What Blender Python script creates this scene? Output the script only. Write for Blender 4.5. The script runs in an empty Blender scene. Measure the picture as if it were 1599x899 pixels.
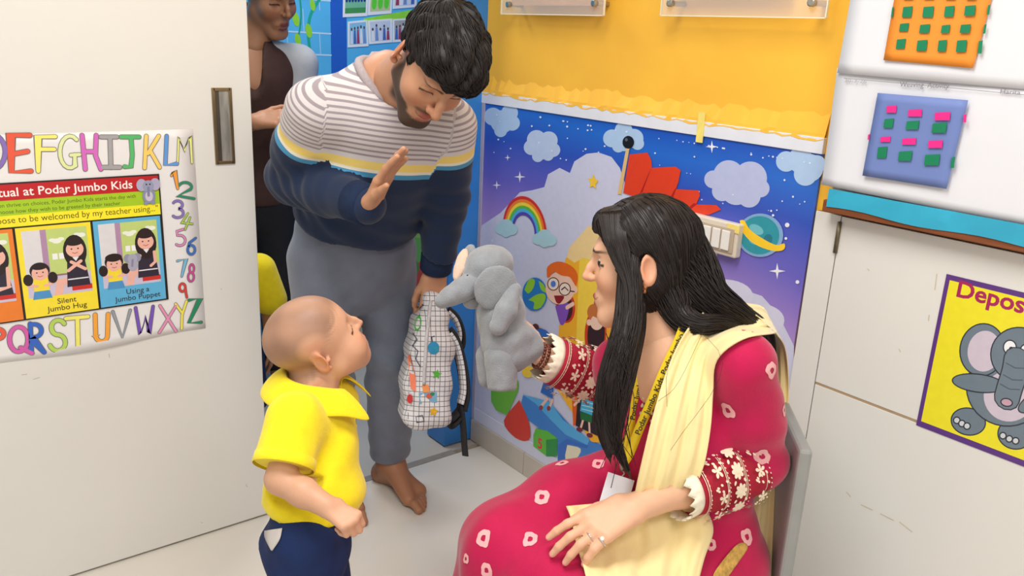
import bpy, bmesh, math, random
import numpy as np
from mathutils import Vector, Matrix
from mathutils.bvhtree import BVHTree
from mathutils.geometry import tessellate_polygon
R = random.Random(7)
scene = bpy.context.scene
col = scene.collection

# ------------------------------------------------------------------ camera
FPX = 1310.0                      # focal length in pixels of the 1599 x 899 frame
CX, CY = 799.5, 449.5
CAMH = 1.38
XW = np.array([0.78836362, -0.14303991, 0.59834972])
YW = np.array([-0.61355579, -0.2540723, 0.74766073])
ZW = np.array([0.04507877, -0.95654945, -0.28806432])
MW = np.stack([XW, YW, ZW])       # camera axes (right, down, forward) -> world
CAM = np.array([0.0, 0.0, CAMH])
cam_data = bpy.data.cameras.new('camera')
cam_data.sensor_fit = 'HORIZONTAL'
cam_data.sensor_width = 36.0
cam_data.lens = 36.0 * FPX / 1599.0
cam_data.clip_start = 0.02
camera = bpy.data.objects.new('camera', cam_data)
col.objects.link(camera)
r_, d_, f_ = MW[:, 0], MW[:, 1], MW[:, 2]
mw = Matrix(((r_[0], -d_[0], -f_[0], 0), (r_[1], -d_[1], -f_[1], 0), (r_[2], -d_[2], -f_[2], CAMH), (0, 0, 0, 1)))
camera.matrix_world = mw
scene.camera = camera

# ------------------------------------------------------------------ world, exposure, lamps
world = bpy.data.worlds.new('world'); scene.world = world
world.use_nodes = True
wb = world.node_tree.nodes['Background']
wb.inputs[0].default_value = (1.0, 0.985, 0.96, 1)
wb.inputs[1].default_value = 0.75
vs = scene.view_settings
vs.view_transform = 'Standard'; vs.look = 'None'; vs.exposure = 0.0; vs.gamma = 1.0
vs.use_curve_mapping = False

def area(name, loc, sx, sy, power, colr):
    l = bpy.data.lights.new(name, 'AREA'); l.shape = 'RECTANGLE'; l.size = sx; l.size_y = sy
    l.energy = power; l.color = colr
    o = bpy.data.objects.new(name, l); o.location = loc; col.objects.link(o)
    return o
area('lamp_light', (0.35, 0.9, 2.50), 1.2, 0.6, 30, (1.0, 0.985, 0.96))
area('lamp_light', (0.2, -0.7, 2.50), 1.2, 0.6, 27, (1.0, 0.985, 0.96))
area('lamp_light', (1.05, 2.75, 2.45), 0.9, 0.3, 19, (1.0, 0.985, 0.96))

# ------------------------------------------------------------------ helpers
def P(px, py, d):
    """the point that lies d metres in front of the lens plane on the line of a photograph pixel"""
    v = np.array([(px - CX) / FPX, (py - CY) / FPX, 1.0]) * d
    return CAM + MW @ v
def DIR(x, y, z):                 # a direction given as right, down, forward of the camera
    v = MW @ np.array([x, y, z], float); return v / np.linalg.norm(v)
def hit(px, py, axis, val):
    v = MW @ np.array([(px - CX) / FPX, (py - CY) / FPX, 1.0])
    return CAM + v * ((val - CAM[axis]) / v[axis])
def unit(v):
    v = np.asarray(v, float); return v / max(np.linalg.norm(v), 1e-9)
def frame(f, u):
    """columns: left-right (right hand side of the figure), forward, up"""
    f = unit(f); u = np.asarray(u, float); u = unit(u - f * (u @ f)); r = np.cross(f, u)
    return np.stack([r, f, u], 1)

def lin(c):
    if isinstance(c, str):
        c = [int(c[i:i + 2], 16) for i in (0, 2, 4)]
    return tuple(((v / 255) / 12.92 if v / 255 <= 0.04045 else ((v / 255 + 0.055) / 1.055) ** 2.4) for v in c[:3])

MATS = {}
def mat(name, c, rough=0.6, var=0.06, scale=40.0, bump=0.0, bscale=200.0, sss=0.0, metal=0.0, sheen=0.0, spec=0.5, stretch=None, coat=0.0):
    if name in MATS: return MATS[name]
    m = bpy.data.materials.new(name); m.use_nodes = True
    nt = m.node_tree; b = nt.nodes['Principled BSDF']
    L = lin(c)
    tc = nt.nodes.new('ShaderNodeTexCoord')
    src = tc.outputs['Object']
    if stretch:
        mp = nt.nodes.new('ShaderNodeMapping'); mp.inputs['Scale'].default_value = stretch
        nt.links.new(src, mp.inputs[0]); src = mp.outputs[0]
    n = nt.nodes.new('ShaderNodeTexNoise'); n.inputs['Scale'].default_value = scale; n.inputs['Detail'].default_value = 3
    nt.links.new(src, n.inputs['Vector'])
    r = nt.nodes.new('ShaderNodeValToRGB')
    r.color_ramp.elements[0].position = 0.3; r.color_ramp.elements[1].position = 0.7
    r.color_ramp.elements[0].color = tuple(min(1, v * (1 - var)) for v in L) + (1,)
    r.color_ramp.elements[1].color = tuple(min(1, v * (1 + var)) for v in L) + (1,)
    nt.links.new(n.outputs['Fac'], r.inputs[0]); nt.links.new(r.outputs[0], b.inputs['Base Color'])
    b.inputs['Roughness'].default_value = rough; b.inputs['Metallic'].default_value = metal
    b.inputs['Specular IOR Level'].default_value = spec
    if sss: 
        b.inputs['Subsurface Weight'].default_value = sss; b.inputs['Subsurface Radius'].default_value = (0.012, 0.005, 0.003)
        b.inputs['Subsurface Scale'].default_value = 1.0
    if sheen: b.inputs['Sheen Weight'].default_value = sheen
    if coat: b.inputs['Coat Weight'].default_value = coat
    if bump:
        n2 = nt.nodes.new('ShaderNodeTexNoise'); n2.inputs['Scale'].default_value = bscale; n2.inputs['Detail'].default_value = 2
        nt.links.new(src, n2.inputs['Vector'])
        bp = nt.nodes.new('ShaderNodeBump'); bp.inputs['Strength'].default_value = bump; bp.inputs['Distance'].default_value = 0.003
        nt.links.new(n2.outputs['Fac'], bp.inputs['Height']); nt.links.new(bp.outputs[0], b.inputs['Normal'])
    MATS[name] = m
    return m
def attr_mat(name, attr='Col', rough=0.6, sss=0.0, bump=0.0, bscale=300.0, spec=0.5, sheen=0.0):
    """base colour from the piece's own colour layer (print, skin tone) with a fine procedural mottling"""
    if name in MATS: return MATS[name]
    m = bpy.data.materials.new(name); m.use_nodes = True
    nt = m.node_tree; b = nt.nodes['Principled BSDF']
    a = nt.nodes.new('ShaderNodeAttribute'); a.attribute_name = attr
    tc = nt.nodes.new('ShaderNodeTexCoord'); n = nt.nodes.new('ShaderNodeTexNoise'); n.inputs['Scale'].default_value = 60
    nt.links.new(tc.outputs['Object'], n.inputs['Vector'])
    hs = nt.nodes.new('ShaderNodeHueSaturation')
    mr = nt.nodes.new('ShaderNodeMapRange'); mr.inputs[3].default_value = 0.94; mr.inputs[4].default_value = 1.06
    nt.links.new(n.outputs['Fac'], mr.inputs[0]); nt.links.new(mr.outputs[0], hs.inputs['Value'])
    nt.links.new(a.outputs['Color'], hs.inputs['Color']); nt.links.new(hs.outputs[0], b.inputs['Base Color'])
    b.inputs['Roughness'].default_value = rough; b.inputs['Specular IOR Level'].default_value = spec
    if sheen: b.inputs['Sheen Weight'].default_value = sheen
    if sss:
        b.inputs['Subsurface Weight'].default_value = sss; b.inputs['Subsurface Radius'].default_value = (0.012, 0.005, 0.003)
        b.inputs['Subsurface Scale'].default_value = 1.0
    if bump:
        n2 = nt.nodes.new('ShaderNodeTexNoise'); n2.inputs['Scale'].default_value = bscale
        nt.links.new(tc.outputs['Object'], n2.inputs['Vector'])
        bp = nt.nodes.new('ShaderNodeBump'); bp.inputs['Strength'].default_value = bump; bp.inputs['Distance'].default_value = 0.002
        nt.links.new(n2.outputs['Fac'], bp.inputs['Height']); nt.links.new(bp.outputs[0], b.inputs['Normal'])
    MATS[name] = m
    return m

def tag(o, label=None, cat=None, group=None, kind=None):
    if label: o['label'] = label
    if cat: o['category'] = cat
    if group: o['group'] = group
    if kind: o['kind'] = kind
    return o
def thing(name, label, cat, loc=(0, 0, 0), group=None):
    o = bpy.data.objects.new(name, None); o.empty_display_size = 0.05
    o.location = tuple(loc); col.objects.link(o)
    return tag(o, label, cat, group)
def world_loc(o):
    l = Vector((0, 0, 0))
    while o is not None:
        l = l + o.location; o = o.parent
    return l
def mesh_obj(name, V, F, m=None, parent=None, smooth=True, cols=None, floats=None, origin=None, dom='FACE'):
    """one mesh object from world-space points; its origin sits at the parent's base (or at origin)"""
    V = np.asarray(V, float)
    if parent is not None: base = np.array(world_loc(parent))
    else: base = np.zeros(3) if origin is None else np.asarray(origin, float)
    me = bpy.data.meshes.new(name)
    me.from_pydata((V - base).tolist(), [], [tuple(int(i) for i in f) for f in F]); 
    if smooth: me.polygons.foreach_set('use_smooth', [True] * len(me.polygons))
    if cols is not None:
        a = me.attributes.new('Col', 'FLOAT_COLOR', dom)
        c = np.ones((len(cols), 4)); c[:, :3] = cols; a.data.foreach_set('color', c.ravel())
    if floats:
        for k, v in floats.items():
            a = me.attributes.new(k, 'FLOAT', 'POINT'); a.data.foreach_set('value', np.asarray(v, np.float32))
    if m is not None: me.materials.append(m)
    me.update()
    o = bpy.data.objects.new(name, me); col.objects.link(o)
    if parent is not None: o.parent = parent
    else: o.location = tuple(base)
    return o

class MB:
    """collects simple solids in world space"""
    def __init__(s): s.V = []; s.F = []
    def add(s, V, F):
        n = len(s.V); s.V += [tuple(v) for v in V]; s.F += [tuple(i + n for i in f) for f in F]; return s
    def box(s, lo, hi, bev=0.0):
        x0, y0, z0 = lo; x1, y1, z1 = hi
        if bev <= 0:
            V = [(x, y, z) for x in (x0, x1) for y in (y0, y1) for z in (z0, z1)]
            F = [(0, 1, 3, 2), (4, 6, 7, 5), (0, 4, 5, 1), (2, 3, 7, 6), (0, 2, 6, 4), (1, 5, 7, 3)]
            return s.add(V, F)
        bm = bmesh.new(); bmesh.ops.create_cube(bm, size=1)
        for v in bm.verts: v.co = Vector(((v.co.x + .5) * (x1 - x0) + x0, (v.co.y + .5) * (y1 - y0) + y0, (v.co.z + .5) * (z1 - z0) + z0))
        bmesh.ops.bevel(bm, geom=bm.edges[:], offset=bev, segments=2, affect='EDGES', profile=0.5)
        return s.bm(bm)
    def bm(s, bm):
        bm.verts.index_update()
        s.add([v.co[:] for v in bm.verts], [[v.index for v in f.verts] for f in bm.faces]); bm.free(); return s
    def tube(s, pts, rad, n=8, cap=True):
        V, F = tube(pts, rad, n, cap); return s.add(V, F)
    def obj(s, name, m, parent=None, smooth=False, origin=None, **k):
        return mesh_obj(name, s.V, s.F, m, parent, smooth, origin=origin, **k)

def tube(pts, rad, n=8, cap=True):
    pts = [np.asarray(p, float) for p in pts]; m = len(pts)
    rr = rad if hasattr(rad, '__len__') else [rad] * m
    V = []; F = []; prev = None
    for i, p in enumerate(pts):
        t = unit(pts[min(i + 1, m - 1)] - pts[max(i - 1, 0)])
        if prev is None:
            a = np.array([0, 0, 1.0]) if abs(t[2]) < 0.9 else np.array([1.0, 0, 0]); prev = unit(np.cross(t, a))
        e1 = unit(prev - t * (prev @ t)); e2 = np.cross(t, e1); prev = e1
        for k in range(n):
            a = 2 * math.pi * k / n; V.append(p + (e1 * math.cos(a) + e2 * math.sin(a)) * rr[i])
    for i in range(m - 1):
        for k in range(n):
            F.append((i * n + k, i * n + (k + 1) % n, (i + 1) * n + (k + 1) % n, (i + 1) * n + k))
    if cap:
        F.append(tuple(range(n - 1, -1, -1))); F.append(tuple((m - 1) * n + k for k in range(n)))
    return V, F
def cat(pts, n=8):
    """Catmull-Rom through points (any dimension)"""
    pts = [np.asarray(p, float) for p in pts]
    if len(pts) < 3: return [pts[0] + (pts[-1] - pts[0]) * i / n for i in range(n + 1)]
    q = [2 * pts[0] - pts[1]] + pts + [2 * pts[-1] - pts[-2]]; out = []
    for i in range(1, len(q) - 2):
        for k in range(n):
            t = k / n; a, b, c, d = q[i - 1], q[i], q[i + 1], q[i + 2]
            out.append(0.5 * ((2 * b) + (c - a) * t + (2 * a - 5 * b + 4 * c - d) * t * t + (3 * b - a - 3 * c + d) * t ** 3))
    out.append(pts[-1]); return out

# ---- implicit surfaces -------------------------------------------------
def surfnet(D, org, h):
    S = D < 0
    nx, ny, nz = D.shape
    cnt = np.zeros((nx - 1, ny - 1, nz - 1), np.int8)
    for i in (0, 1):
        for j in (0, 1):
            for k in (0, 1): cnt += S[i:nx - 1 + i, j:ny - 1 + j, k:nz - 1 + k]
    act = (cnt > 0) & (cnt < 8)
    idx = -np.ones(act.shape, np.int32); ii = np.argwhere(act); idx[act] = np.arange(len(ii))
    acc = np.zeros((len(ii), 3)); num = np.zeros(len(ii))
    C = [(a, b, c) for a in (0, 1) for b in (0, 1) for c in (0, 1)]
    vals = {c: D[ii[:, 0] + c[0], ii[:, 1] + c[1], ii[:, 2] + c[2]] for c in C}
    for c in C:
        for ax in range(3):
            if c[ax]: continue
            e = list(c); e[ax] = 1; e = tuple(e)
            a, b = vals[c], vals[e]; m = (a < 0) != (b < 0)
            t = np.where(m, a / np.where(m, a - b, 1), 0)
            p = np.tile(np.array(c, float), (len(ii), 1)); p[:, ax] = t
            acc += p * m[:, None]; num += m
    V = (ii + acc / num[:, None]) * h + org
    F = []
    for ax in range(3):
        b, c = (ax + 1) % 3, (ax + 2) % 3
        s0 = [slice(None)] * 3; s1 = [slice(None)] * 3
        s0[ax] = slice(0, -1); s1[ax] = slice(1, None)
        for s in (s0, s1): s[b] = slice(1, -1); s[c] = slice(1, -1)
        A, B = S[tuple(s0)], S[tuple(s1)]
        e = np.argwhere(A != B)
        if len(e) == 0: continue
        fl = A[e[:, 0], e[:, 1], e[:, 2]]
        e = e.copy(); e[:, b] += 1; e[:, c] += 1
        q = []
        for (db, dc) in ((-1, -1), (0, -1), (0, 0), (-1, 0)):
            f = e.copy(); f[:, b] += db; f[:, c] += dc; q.append(idx[f[:, 0], f[:, 1], f[:, 2]])
        q = np.stack(q, 1); q[~fl] = q[~fl][:, ::-1]
        F.append(q)
    F = np.concatenate(F); F = F[(F >= 0).all(1)]
    return V, F
def vnormals(V, F):
    N = np.zeros_like(V); a = np.cross(V[F[:, 2]] - V[F[:, 0]], V[F[:, 3]] - V[F[:, 1]])
    for k in range(4): np.add.at(N, F[:, k], a)
    return N / np.maximum(np.linalg.norm(N, axis=1), 1e-12)[:, None]
def relax(V, F, it=2, w=0.5):
    E = np.concatenate([F[:, [0, 1]], F[:, [1, 2]], F[:, [2, 3]], F[:, [3, 0]]]); E = np.concatenate([E, E[:, ::-1]])
    n = np.bincount(E[:, 0], minlength=len(V)).astype(float); n[n == 0] = 1
    for _ in range(it):
        S = np.stack([np.bincount(E[:, 0], V[E[:, 1], k], len(V)) for k in range(3)], 1)
        V = V + w * (S / n[:, None] - V)
    return V
def smin(a, b, k):
    if k <= 0: return np.minimum(a, b)
    h = np.clip(0.5 + 0.5 * (b - a) / k, 0, 1); return b + (a - b) * h - k * h * (1 - h)

class Field:
    def __init__(s): s.ops = []
    def cone(s, a, b, ra, rb=None, k=0.02, flat=None, sub=False):
        a = np.asarray(a, float); b = np.asarray(b, float); rb = ra if rb is None else rb
        m = max(ra, rb)
        s.ops.append(('cone', (a, b, ra, rb, flat), k, sub, np.minimum(a, b) - m, np.maximum(a, b) + m)); return s
    def chain(s, pts, rads, k=0.02, flat=None):
        for i in range(len(pts) - 1): s.cone(pts[i], pts[i + 1], rads[i], rads[i + 1], k, flat)
        return s
    def ball(s, c, r, k=0.02, sub=False): return s.cone(c, np.asarray(c, float) + 1e-6, r, r, k, None, sub)
    def ell(s, c, rad, M=None, k=0.02, sub=False):
        c = np.asarray(c, float); M = np.eye(3) if M is None else M; m = max(rad)
        s.ops.append(('ell', (c, np.asarray(rad, float), M), k, sub, c - m, c + m)); return s
    def box(s, c, half, M=None, rnd=0.01, k=0.01, sub=False):
        c = np.asarray(c, float); M = np.eye(3) if M is None else M; m = np.linalg.norm(half)
        s.ops.append(('box', (c, np.asarray(half, float), M, rnd), k, sub, c - m, c + m)); return s
    def cut(s, p, n, k=0.004):      # removes everything on the side n points to
        s.ops.append(('cut', (np.asarray(p, float), unit(n)), k, True, None, None)); return s
    def fn(s, f):                    # f(X, D) -> D
        s.ops.append(('fn', f, 0, False, None, None)); return s
    def xform(s, M, t, sc=1.0):
        """the same field, moved from a local frame (columns of M are its axes) to the world"""
        s.X = (M, np.asarray(t, float), sc); return s
    def mesh(s, h, smooth=1, lo=None, hi=None, pad=0.03):
        los = [o[4] for o in s.ops if o[4] is not None and not o[3]]; his = [o[5] for o in s.ops if o[5] is not None and not o[3]]
        lo = np.min(los, 0) - pad if lo is None else np.asarray(lo, float); hi = np.max(his, 0) + pad if hi is None else np.asarray(hi, float)
        n = np.ceil((hi - lo) / h).astype(int) + 1
        ax = [lo[i] + h * np.arange(n[i]) for i in range(3)]
        D = np.full(n, 0.2, np.float32)
        full = None
        for kind, pr, k, sub, blo, bhi in s.ops:
            if blo is not None:
                m = 2 * h + 2.0 * k + 0.005
                i0 = np.clip(np.floor((blo - m - lo) / h).astype(int), 0, n); i1 = np.clip(np.ceil((bhi + m - lo) / h).astype(int) + 1, 0, n)
                if (i1 <= i0).any(): continue
                sl = tuple(slice(i0[j], i1[j]) for j in range(3))
            else: sl = (slice(None),) * 3
            X = np.stack(np.meshgrid(ax[0][sl[0]], ax[1][sl[1]], ax[2][sl[2]], indexing='ij'), -1).astype(np.float32)
            if kind == 'cone':
                a, b, ra, rb, flat = pr
                if flat is not None:
                    nrm, fs = flat; nrm = unit(nrm)
                    q = X - a; q = q + nrm * ((q @ nrm) * (fs - 1))[..., None]
                    bb = (b - a); bb = bb + nrm * ((bb @ nrm) * (fs - 1))
                else: q = X - a; bb = b - a
                L2 = max(bb @ bb, 1e-14)
                t = np.clip((q @ bb) / L2, 0, 1)
                d = np.linalg.norm(q - t[..., None] * bb, axis=-1) - (ra + (rb - ra) * t)
            elif kind == 'ell':
                c, rad, M = pr
                q = (X - c) @ M
                k0 = np.linalg.norm(q / rad, axis=-1); k1 = np.linalg.norm(q / (rad * rad), axis=-1)
                d = k0 * (k0 - 1) / np.maximum(k1, 1e-6)
            elif kind == 'box':
                c, half, M, rnd = pr
                q = np.abs((X - c) @ M) - (half - rnd)
                d = np.linalg.norm(np.maximum(q, 0), axis=-1) + np.minimum(q.max(-1), 0) - rnd
            elif kind == 'cut':
                p, nn = pr; d = -((X - p) @ nn)
            if kind == 'fn': D[sl] = pr(X, D[sl]); continue
            if sub: D[sl] = -smin(-D[sl], d, k) if kind != 'cut' else -smin(-D[sl], d, k)
            else: D[sl] = smin(D[sl], d, k)
        D[0] = D[-1] = 0.1; D[:, 0] = D[:, -1] = 0.1; D[:, :, 0] = D[:, :, -1] = 0.1
        V, F = surfnet(D.astype(np.float64), lo, h)
        if smooth: V = relax(V, F, smooth)
        return V, F
def join(parts):
    V = []; F = []; n = 0
    for v, f in parts:
        V.append(np.asarray(v)); F.append(np.asarray(f) + n); n += len(v)
    return np.concatenate(V), np.concatenate(F)
def bvh(V, F): return BVHTree.FromPolygons([tuple(v) for v in V], [tuple(int(i) for i in f) for f in F])

# ---- flat print -----------------------------------------------------------
def text_mesh(s, bold=0.0, space=1.0):
    c = bpy.data.curves.new('lettering', 'FONT'); c.body = s; c.size = 1.0; c.offset = bold; c.space_character = space; c.resolution_u = 3
    o = bpy.data.objects.new('lettering', c); col.objects.link(o)
    bpy.context.view_layer.update()
    me = o.to_mesh(); V = np.array([v.co[:2] for v in me.vertices]); F = [tuple(p.vertices) for p in me.polygons]
    o.to_mesh_clear(); bpy.data.objects.remove(o); bpy.data.curves.remove(c)
    return V, F
def circle(c, r, n=28, ry=None, rot=0.0, a0=0, a1=360):
    ry = r if ry is None else ry; out = []
    m = n if abs(a1 - a0) >= 360 else n + 1
    for i in range(m):
        a = math.radians(a0 + (a1 - a0) * i / n); x, y = r * math.cos(a), ry * math.sin(a)
        out.append((c[0] + x * math.cos(rot) - y * math.sin(rot), c[1] + x * math.sin(rot) + y * math.cos(rot)))
    return out
def star(c, r1, r2, n=5, rot=90):
    return [(c[0] + (r1 if i % 2 == 0 else r2) * math.cos(math.radians(rot + 180 * i / n)), c[1] + (r1 if i % 2 == 0 else r2) * math.sin(math.radians(rot + 180 * i / n))) for i in range(2 * n)]
class Print:
    """flat ink on a sheet: polygons in (u, v) on a plane, or on any surface given by a map"""
    def __init__(s, fmap, step=0.000015): s.f = fmap; s.V = []; s.F = []; s.C = []; s.n = 0; s.step = step
    def poly(s, pts, c):
        pts = [np.asarray(p, float) for p in pts]; s.n += 1
        z = s.step * s.n; b = len(s.V)
        a = sum(pts[i][0] * pts[(i + 1) % len(pts)][1] - pts[(i + 1) % len(pts)][0] * pts[i][1] for i in range(len(pts)))
        if a < 0: pts = pts[::-1]
        s.V += [s.f(p[0], p[1], z) for p in pts]
        for t in tessellate_polygon([[Vector((p[0], p[1], 0)) for p in pts]]):
            t = list(t)
            p0, p1, p2 = (pts[i] for i in t)
            if (p1[0] - p0[0]) * (p2[1] - p0[1]) - (p1[1] - p0[1]) * (p2[0] - p0[0]) < 0: t = t[::-1]
            s.F.append(tuple(b + i for i in t)); s.C.append(lin(c))
        return s
    def rect(s, u0, v0, u1, v1, c): return s.poly([(u0, v0), (u1, v0), (u1, v1), (u0, v1)], c)
    def rawtris(s, V2, F, c):
        s.n += 1; z = s.step * s.n; b = len(s.V)
        s.V += [s.f(p[0], p[1], z) for p in V2]
        for f in F: s.F.append(tuple(b + i for i in f)); s.C.append(lin(c))
    def text(s, t, u, v, size, c, align='l', bold=0.0, ang=0.0, width=None, space=1.0):
        V, F = text_mesh(t, bold, space)
        if len(V) == 0: return s
        w = V[:, 0].max(); sx = size if width is None else width / w
        off = {'l': 0, 'c': -w * sx / 2, 'r': -w * sx}[align]
        x = V[:, 0] * sx + off; y = V[:, 1] * size
        ca, sa = math.cos(ang), math.sin(ang)
        s.rawtris(np.stack([u + x * ca - y * sa, v + x * sa + y * ca], 1), F, c); return s
    def stroke(s, pts, w, c, outline=None, ow=0.0, smooth=0):
        pts = [np.asarray(p, float) for p in pts]
        if smooth: pts = cat(pts, smooth)
        if outline is not None: s.stroke(pts, w + 2 * ow, outline)
        b0 = s.n
        L = []; Rr = []
        m = len(pts); closed = np.linalg.norm(pts[0] - pts[-1]) < 1e-6
        s.n += 1; z = s.step * s.n
        for i in range(m):
            a = pts[i - 1] if i > 0 else (pts[-2] if closed else pts[0]); b = pts[i + 1] if i < m - 1 else (pts[1] if closed else pts[-1])
            t = unit(b - a); nrm = np.array([-t[1], t[0]])
            if 0 < i < m - 1:
                t1 = unit(pts[i] - a); ca = abs(t1 @ t); k = 1 / max(ca, 0.55)
            else: k = 1
            L.append(pts[i] + nrm * w / 2 * k); Rr.append(pts[i] - nrm * w / 2 * k)
        base = len(s.V)
        s.V += [s.f(p[0], p[1], z) for p in L] + [s.f(p[0], p[1], z) for p in Rr]
        for i in range(m - 1): s.F.append((base + m + i, base + m + i + 1, base + i + 1, base + i)); s.C.append(lin(c))
        if not closed:
            for e in (0, -1):
                cpt = circle(pts[e], w / 2, 12); bb = len(s.V)
                s.V += [s.f(p[0], p[1], z + s.step * 0.3) for p in cpt]; s.F.append(tuple(range(bb, bb + 12))); s.C.append(lin(c))
        return s
    def obj(s, name, parent, rough=0.5, m=None):
        return mesh_obj(name, np.array(s.V), s.F, m or attr_mat('printed_ink_%d' % int(rough * 100), rough=rough), parent, False, cols=np.array(s.C))
# ================================================================== the room
WX = 1.604          # wall with the mural and the cabinet, facing -X
DY = 2.112          # front face of the sliding door, facing -Y
CABX = 1.590        # front of the cabinet
BOARDX = 1.574      # display board above the cabinet
BY = 3.30           # far wall of the corridor
def struct(o): o['kind'] = 'structure'; return o
def wpt(px, py, x=WX):
    p = hit(px, py, 0, x); return np.array([-p[1], p[2]])
def dpt(px, py, y=DY):
    p = hit(px, py, 1, y); return np.array([p[0], p[2]])
def wall_map(x): return lambda u, v, z: (x - z, -u, v)
def door_map(y): return lambda u, v, z: (u, y - z, v)

m_white = mat('white_laminate', (227, 225, 219), 0.35, 0.015, 3.0, spec=0.45)
m_floor = mat('floor_vitrified', (222, 216, 206), 0.22, 0.03, 2.5, spec=0.5)
m_ceil = mat('ceiling_paint', (236, 233, 226), 0.8, 0.01, 5)
m_orange = mat('orange_wall_paint', (252, 190, 58), 0.55, 0.05, 6.0, bump=0.06, bscale=40)
m_blue = mat('blue_wall_paint', (50, 130, 210), 0.4, 0.08, 6.0)
m_dark = mat('dark_gap', (84, 76, 66), 0.7)
m_paper = mat('white_paper', (240, 238, 238), 0.6, 0.012, 9.0)
m_tile = mat('skirting_tile_beige', (198, 188, 174), 0.35, 0.06, 8.0)
m_wood = mat('brown_stained_wood', (128, 70, 36), 0.45, 0.2, 12.0, stretch=(2, 1, 14))
m_steel = mat('brushed_steel', (176, 170, 160), 0.28, 0.1, 60, metal=0.9)

struct(MB().box((-2.5, -2.6, -0.1), (3.2, DY + 0.012, 0.0)).obj('floor', m_floor))
m_floor2 = mat('floor_corridor', (206, 198, 186), 0.25, 0.04, 3.0)
struct(MB().box((-1.5, DY + 0.042, -0.1), (3.2, BY + 0.1, -0.004)).obj('floor', m_floor2))
# threshold strip of the sliding door
struct(MB().box((-2.4, DY + 0.0125, -0.1), (1.49, DY + 0.0415, 0.0015)).obj('trim_1', mat('threshold_grey', (150, 142, 130), 0.4, 0.1, 30)))
struct(MB().box((-2.5, -2.6, 2.62), (3.2, BY + 0.1, 2.72)).obj('ceiling', m_ceil))
for nm, (cx, cy, sx, sy) in dict(a=(0.35, 0.9, 1.24, 0.64), b=(0.2, -0.7, 1.24, 0.64), c=(1.05, 2.75, 0.94, 0.34)).items():
    zz = 2.62
    t = thing('ceiling_light', {'a': 'white ceiling light panel above the play corner', 'b': 'white ceiling light panel behind the viewer', 'c': 'narrow white ceiling light panel in the corridor'}[nm], 'light', (cx, cy, zz), 'ceiling light panels')
    MB().box((cx - sx / 2, cy - sy / 2, zz - 0.05), (cx + sx / 2, cy + sy / 2, zz), 0.006).obj('housing', m_ceil, t)
# mural wall: orange paint above, plain white below the board
mb = MB().box((WX, -2.5, 0), (WX + 0.12, 2.186, 2.62)); struct(mb.obj('wall_right', m_orange))
# skirting tiles along the mural wall
sk = struct(MB().box((WX - 0.006, 0.0, 0.0), (WX - 0.0005, 2.186, 0.082)).obj('baseboard_right', mat('skirting_grout', (170, 160, 146), 0.7)))
yy = 2.184
while yy > 0.2:
    MB().box((WX - 0.014, max(yy - 0.298, 0.0), 0.0005), (WX - 0.006, yy, 0.081), 0.0015).obj('tile', m_tile, sk); yy -= 0.30
# column that carries the door frame
cl = MB().box((1.482, 2.187, 0.0), (1.76, 2.30, 2.62), 0.004).obj('door_column', m_blue)
cl.name = 'trim_2'; struct(cl)
# wall beside the opening, behind the sliding door, and lintel
struct(MB().box((-2.5, 2.19, 0), (0.66, 2.30, 2.62)).obj('wall_left', m_white))
struct(MB().box((0.66, 2.19, 2.12), (1.482, 2.30, 2.62)).obj('wall_lintel', m_white))
struct(MB().box((1.76, 2.187, 0), (3.2, 2.30, 2.62)).obj('wall_front', m_white))

# ---- sliding door
door = struct(MB().box((-1.45, DY, 0.006), (0.817, DY + 0.034, 2.16), 0.002).obj('door_1', m_white, origin=(-0.3, DY, 0)))
x0, x1, z0, z1 = 0.722, 0.764, 1.040, 1.220
hb = MB()
for a, b in (((x0 - .004, z0 - .004), (x0 + .004, z1 + .004)), ((x1 - .004, z0 - .004), (x1 + .004, z1 + .004)), ((x0, z1 - .004), (x1, z1 + .004)), ((x0, z0 - .004), (x1, z0 + .004))):
    hb.box((a[0], DY - 0.004, a[1]), (b[0], DY + 0.001, b[1]), 0.001)
hd = hb.obj('handle', mat('handle_bronze', (150, 128, 96), 0.3, 0.1, 40, metal=0.8), door)
hd['label'] = 'recessed metal pull handle'
MB().box((x0 + .004, DY - 0.0012, z0 + .004), (x1 - .004, DY + 0.001, z1 - .004)).obj('handle_recess', mat('handle_inside', (176, 172, 164), 0.35, 0.25, 14, metal=0.55, stretch=(6, 1, 1)), hd)
MB().box((x0 + .004, DY - 0.0016, z0 + .004), (x0 + .014, DY + 0.001, z1 - .004)).obj('handle_shade_strip', mat('handle_shadow_side', (96, 88, 78), 0.35, 0.1, 14, metal=0.6), hd)  # darker strip paints the shaded inner side of the flat recess

# ---- corridor
struct(MB().box((-1.5, BY, 0), (3.2, BY + 0.1, 2.62)).obj('wall_back', mat('corridor_blue', (88, 186, 236), 0.45, 0.10, 4.0)))
struct(MB().box((2.3, 2.30, 0), (2.4, BY, 2.62)).obj('wall_corridor_right', m_blue))
struct(MB().box((-1.5, 2.30, 0), (-1.4, BY, 2.62)).obj('wall_corridor_left', m_blue))
bm_ = door_map(BY)
def bpt(px, py): return dpt(px, py, BY)
pr = Print(lambda u, v, z: bm_(u, v, z + 0.0006))
a, b = bpt(516, 30)[0], bpt(541, 30)[0]
pr.rect(a, 0.0, b, 2.6, (32, 96, 196))                                     # dark blue stripe
x_l, x_r = bpt(380, 30)[0], a
zt = bpt(480, -60)[1]
for py, in ((-2,), (50,), (84,), (117,)):
    z = bpt(490, py)[1]; pr.stroke([(x_l, z), (x_r, z - 0.004)], 0.006, (196, 226, 244))
zs = [bpt(490, q)[1] for q in (-40, 15, 50, 84, 117, 160)]
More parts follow.
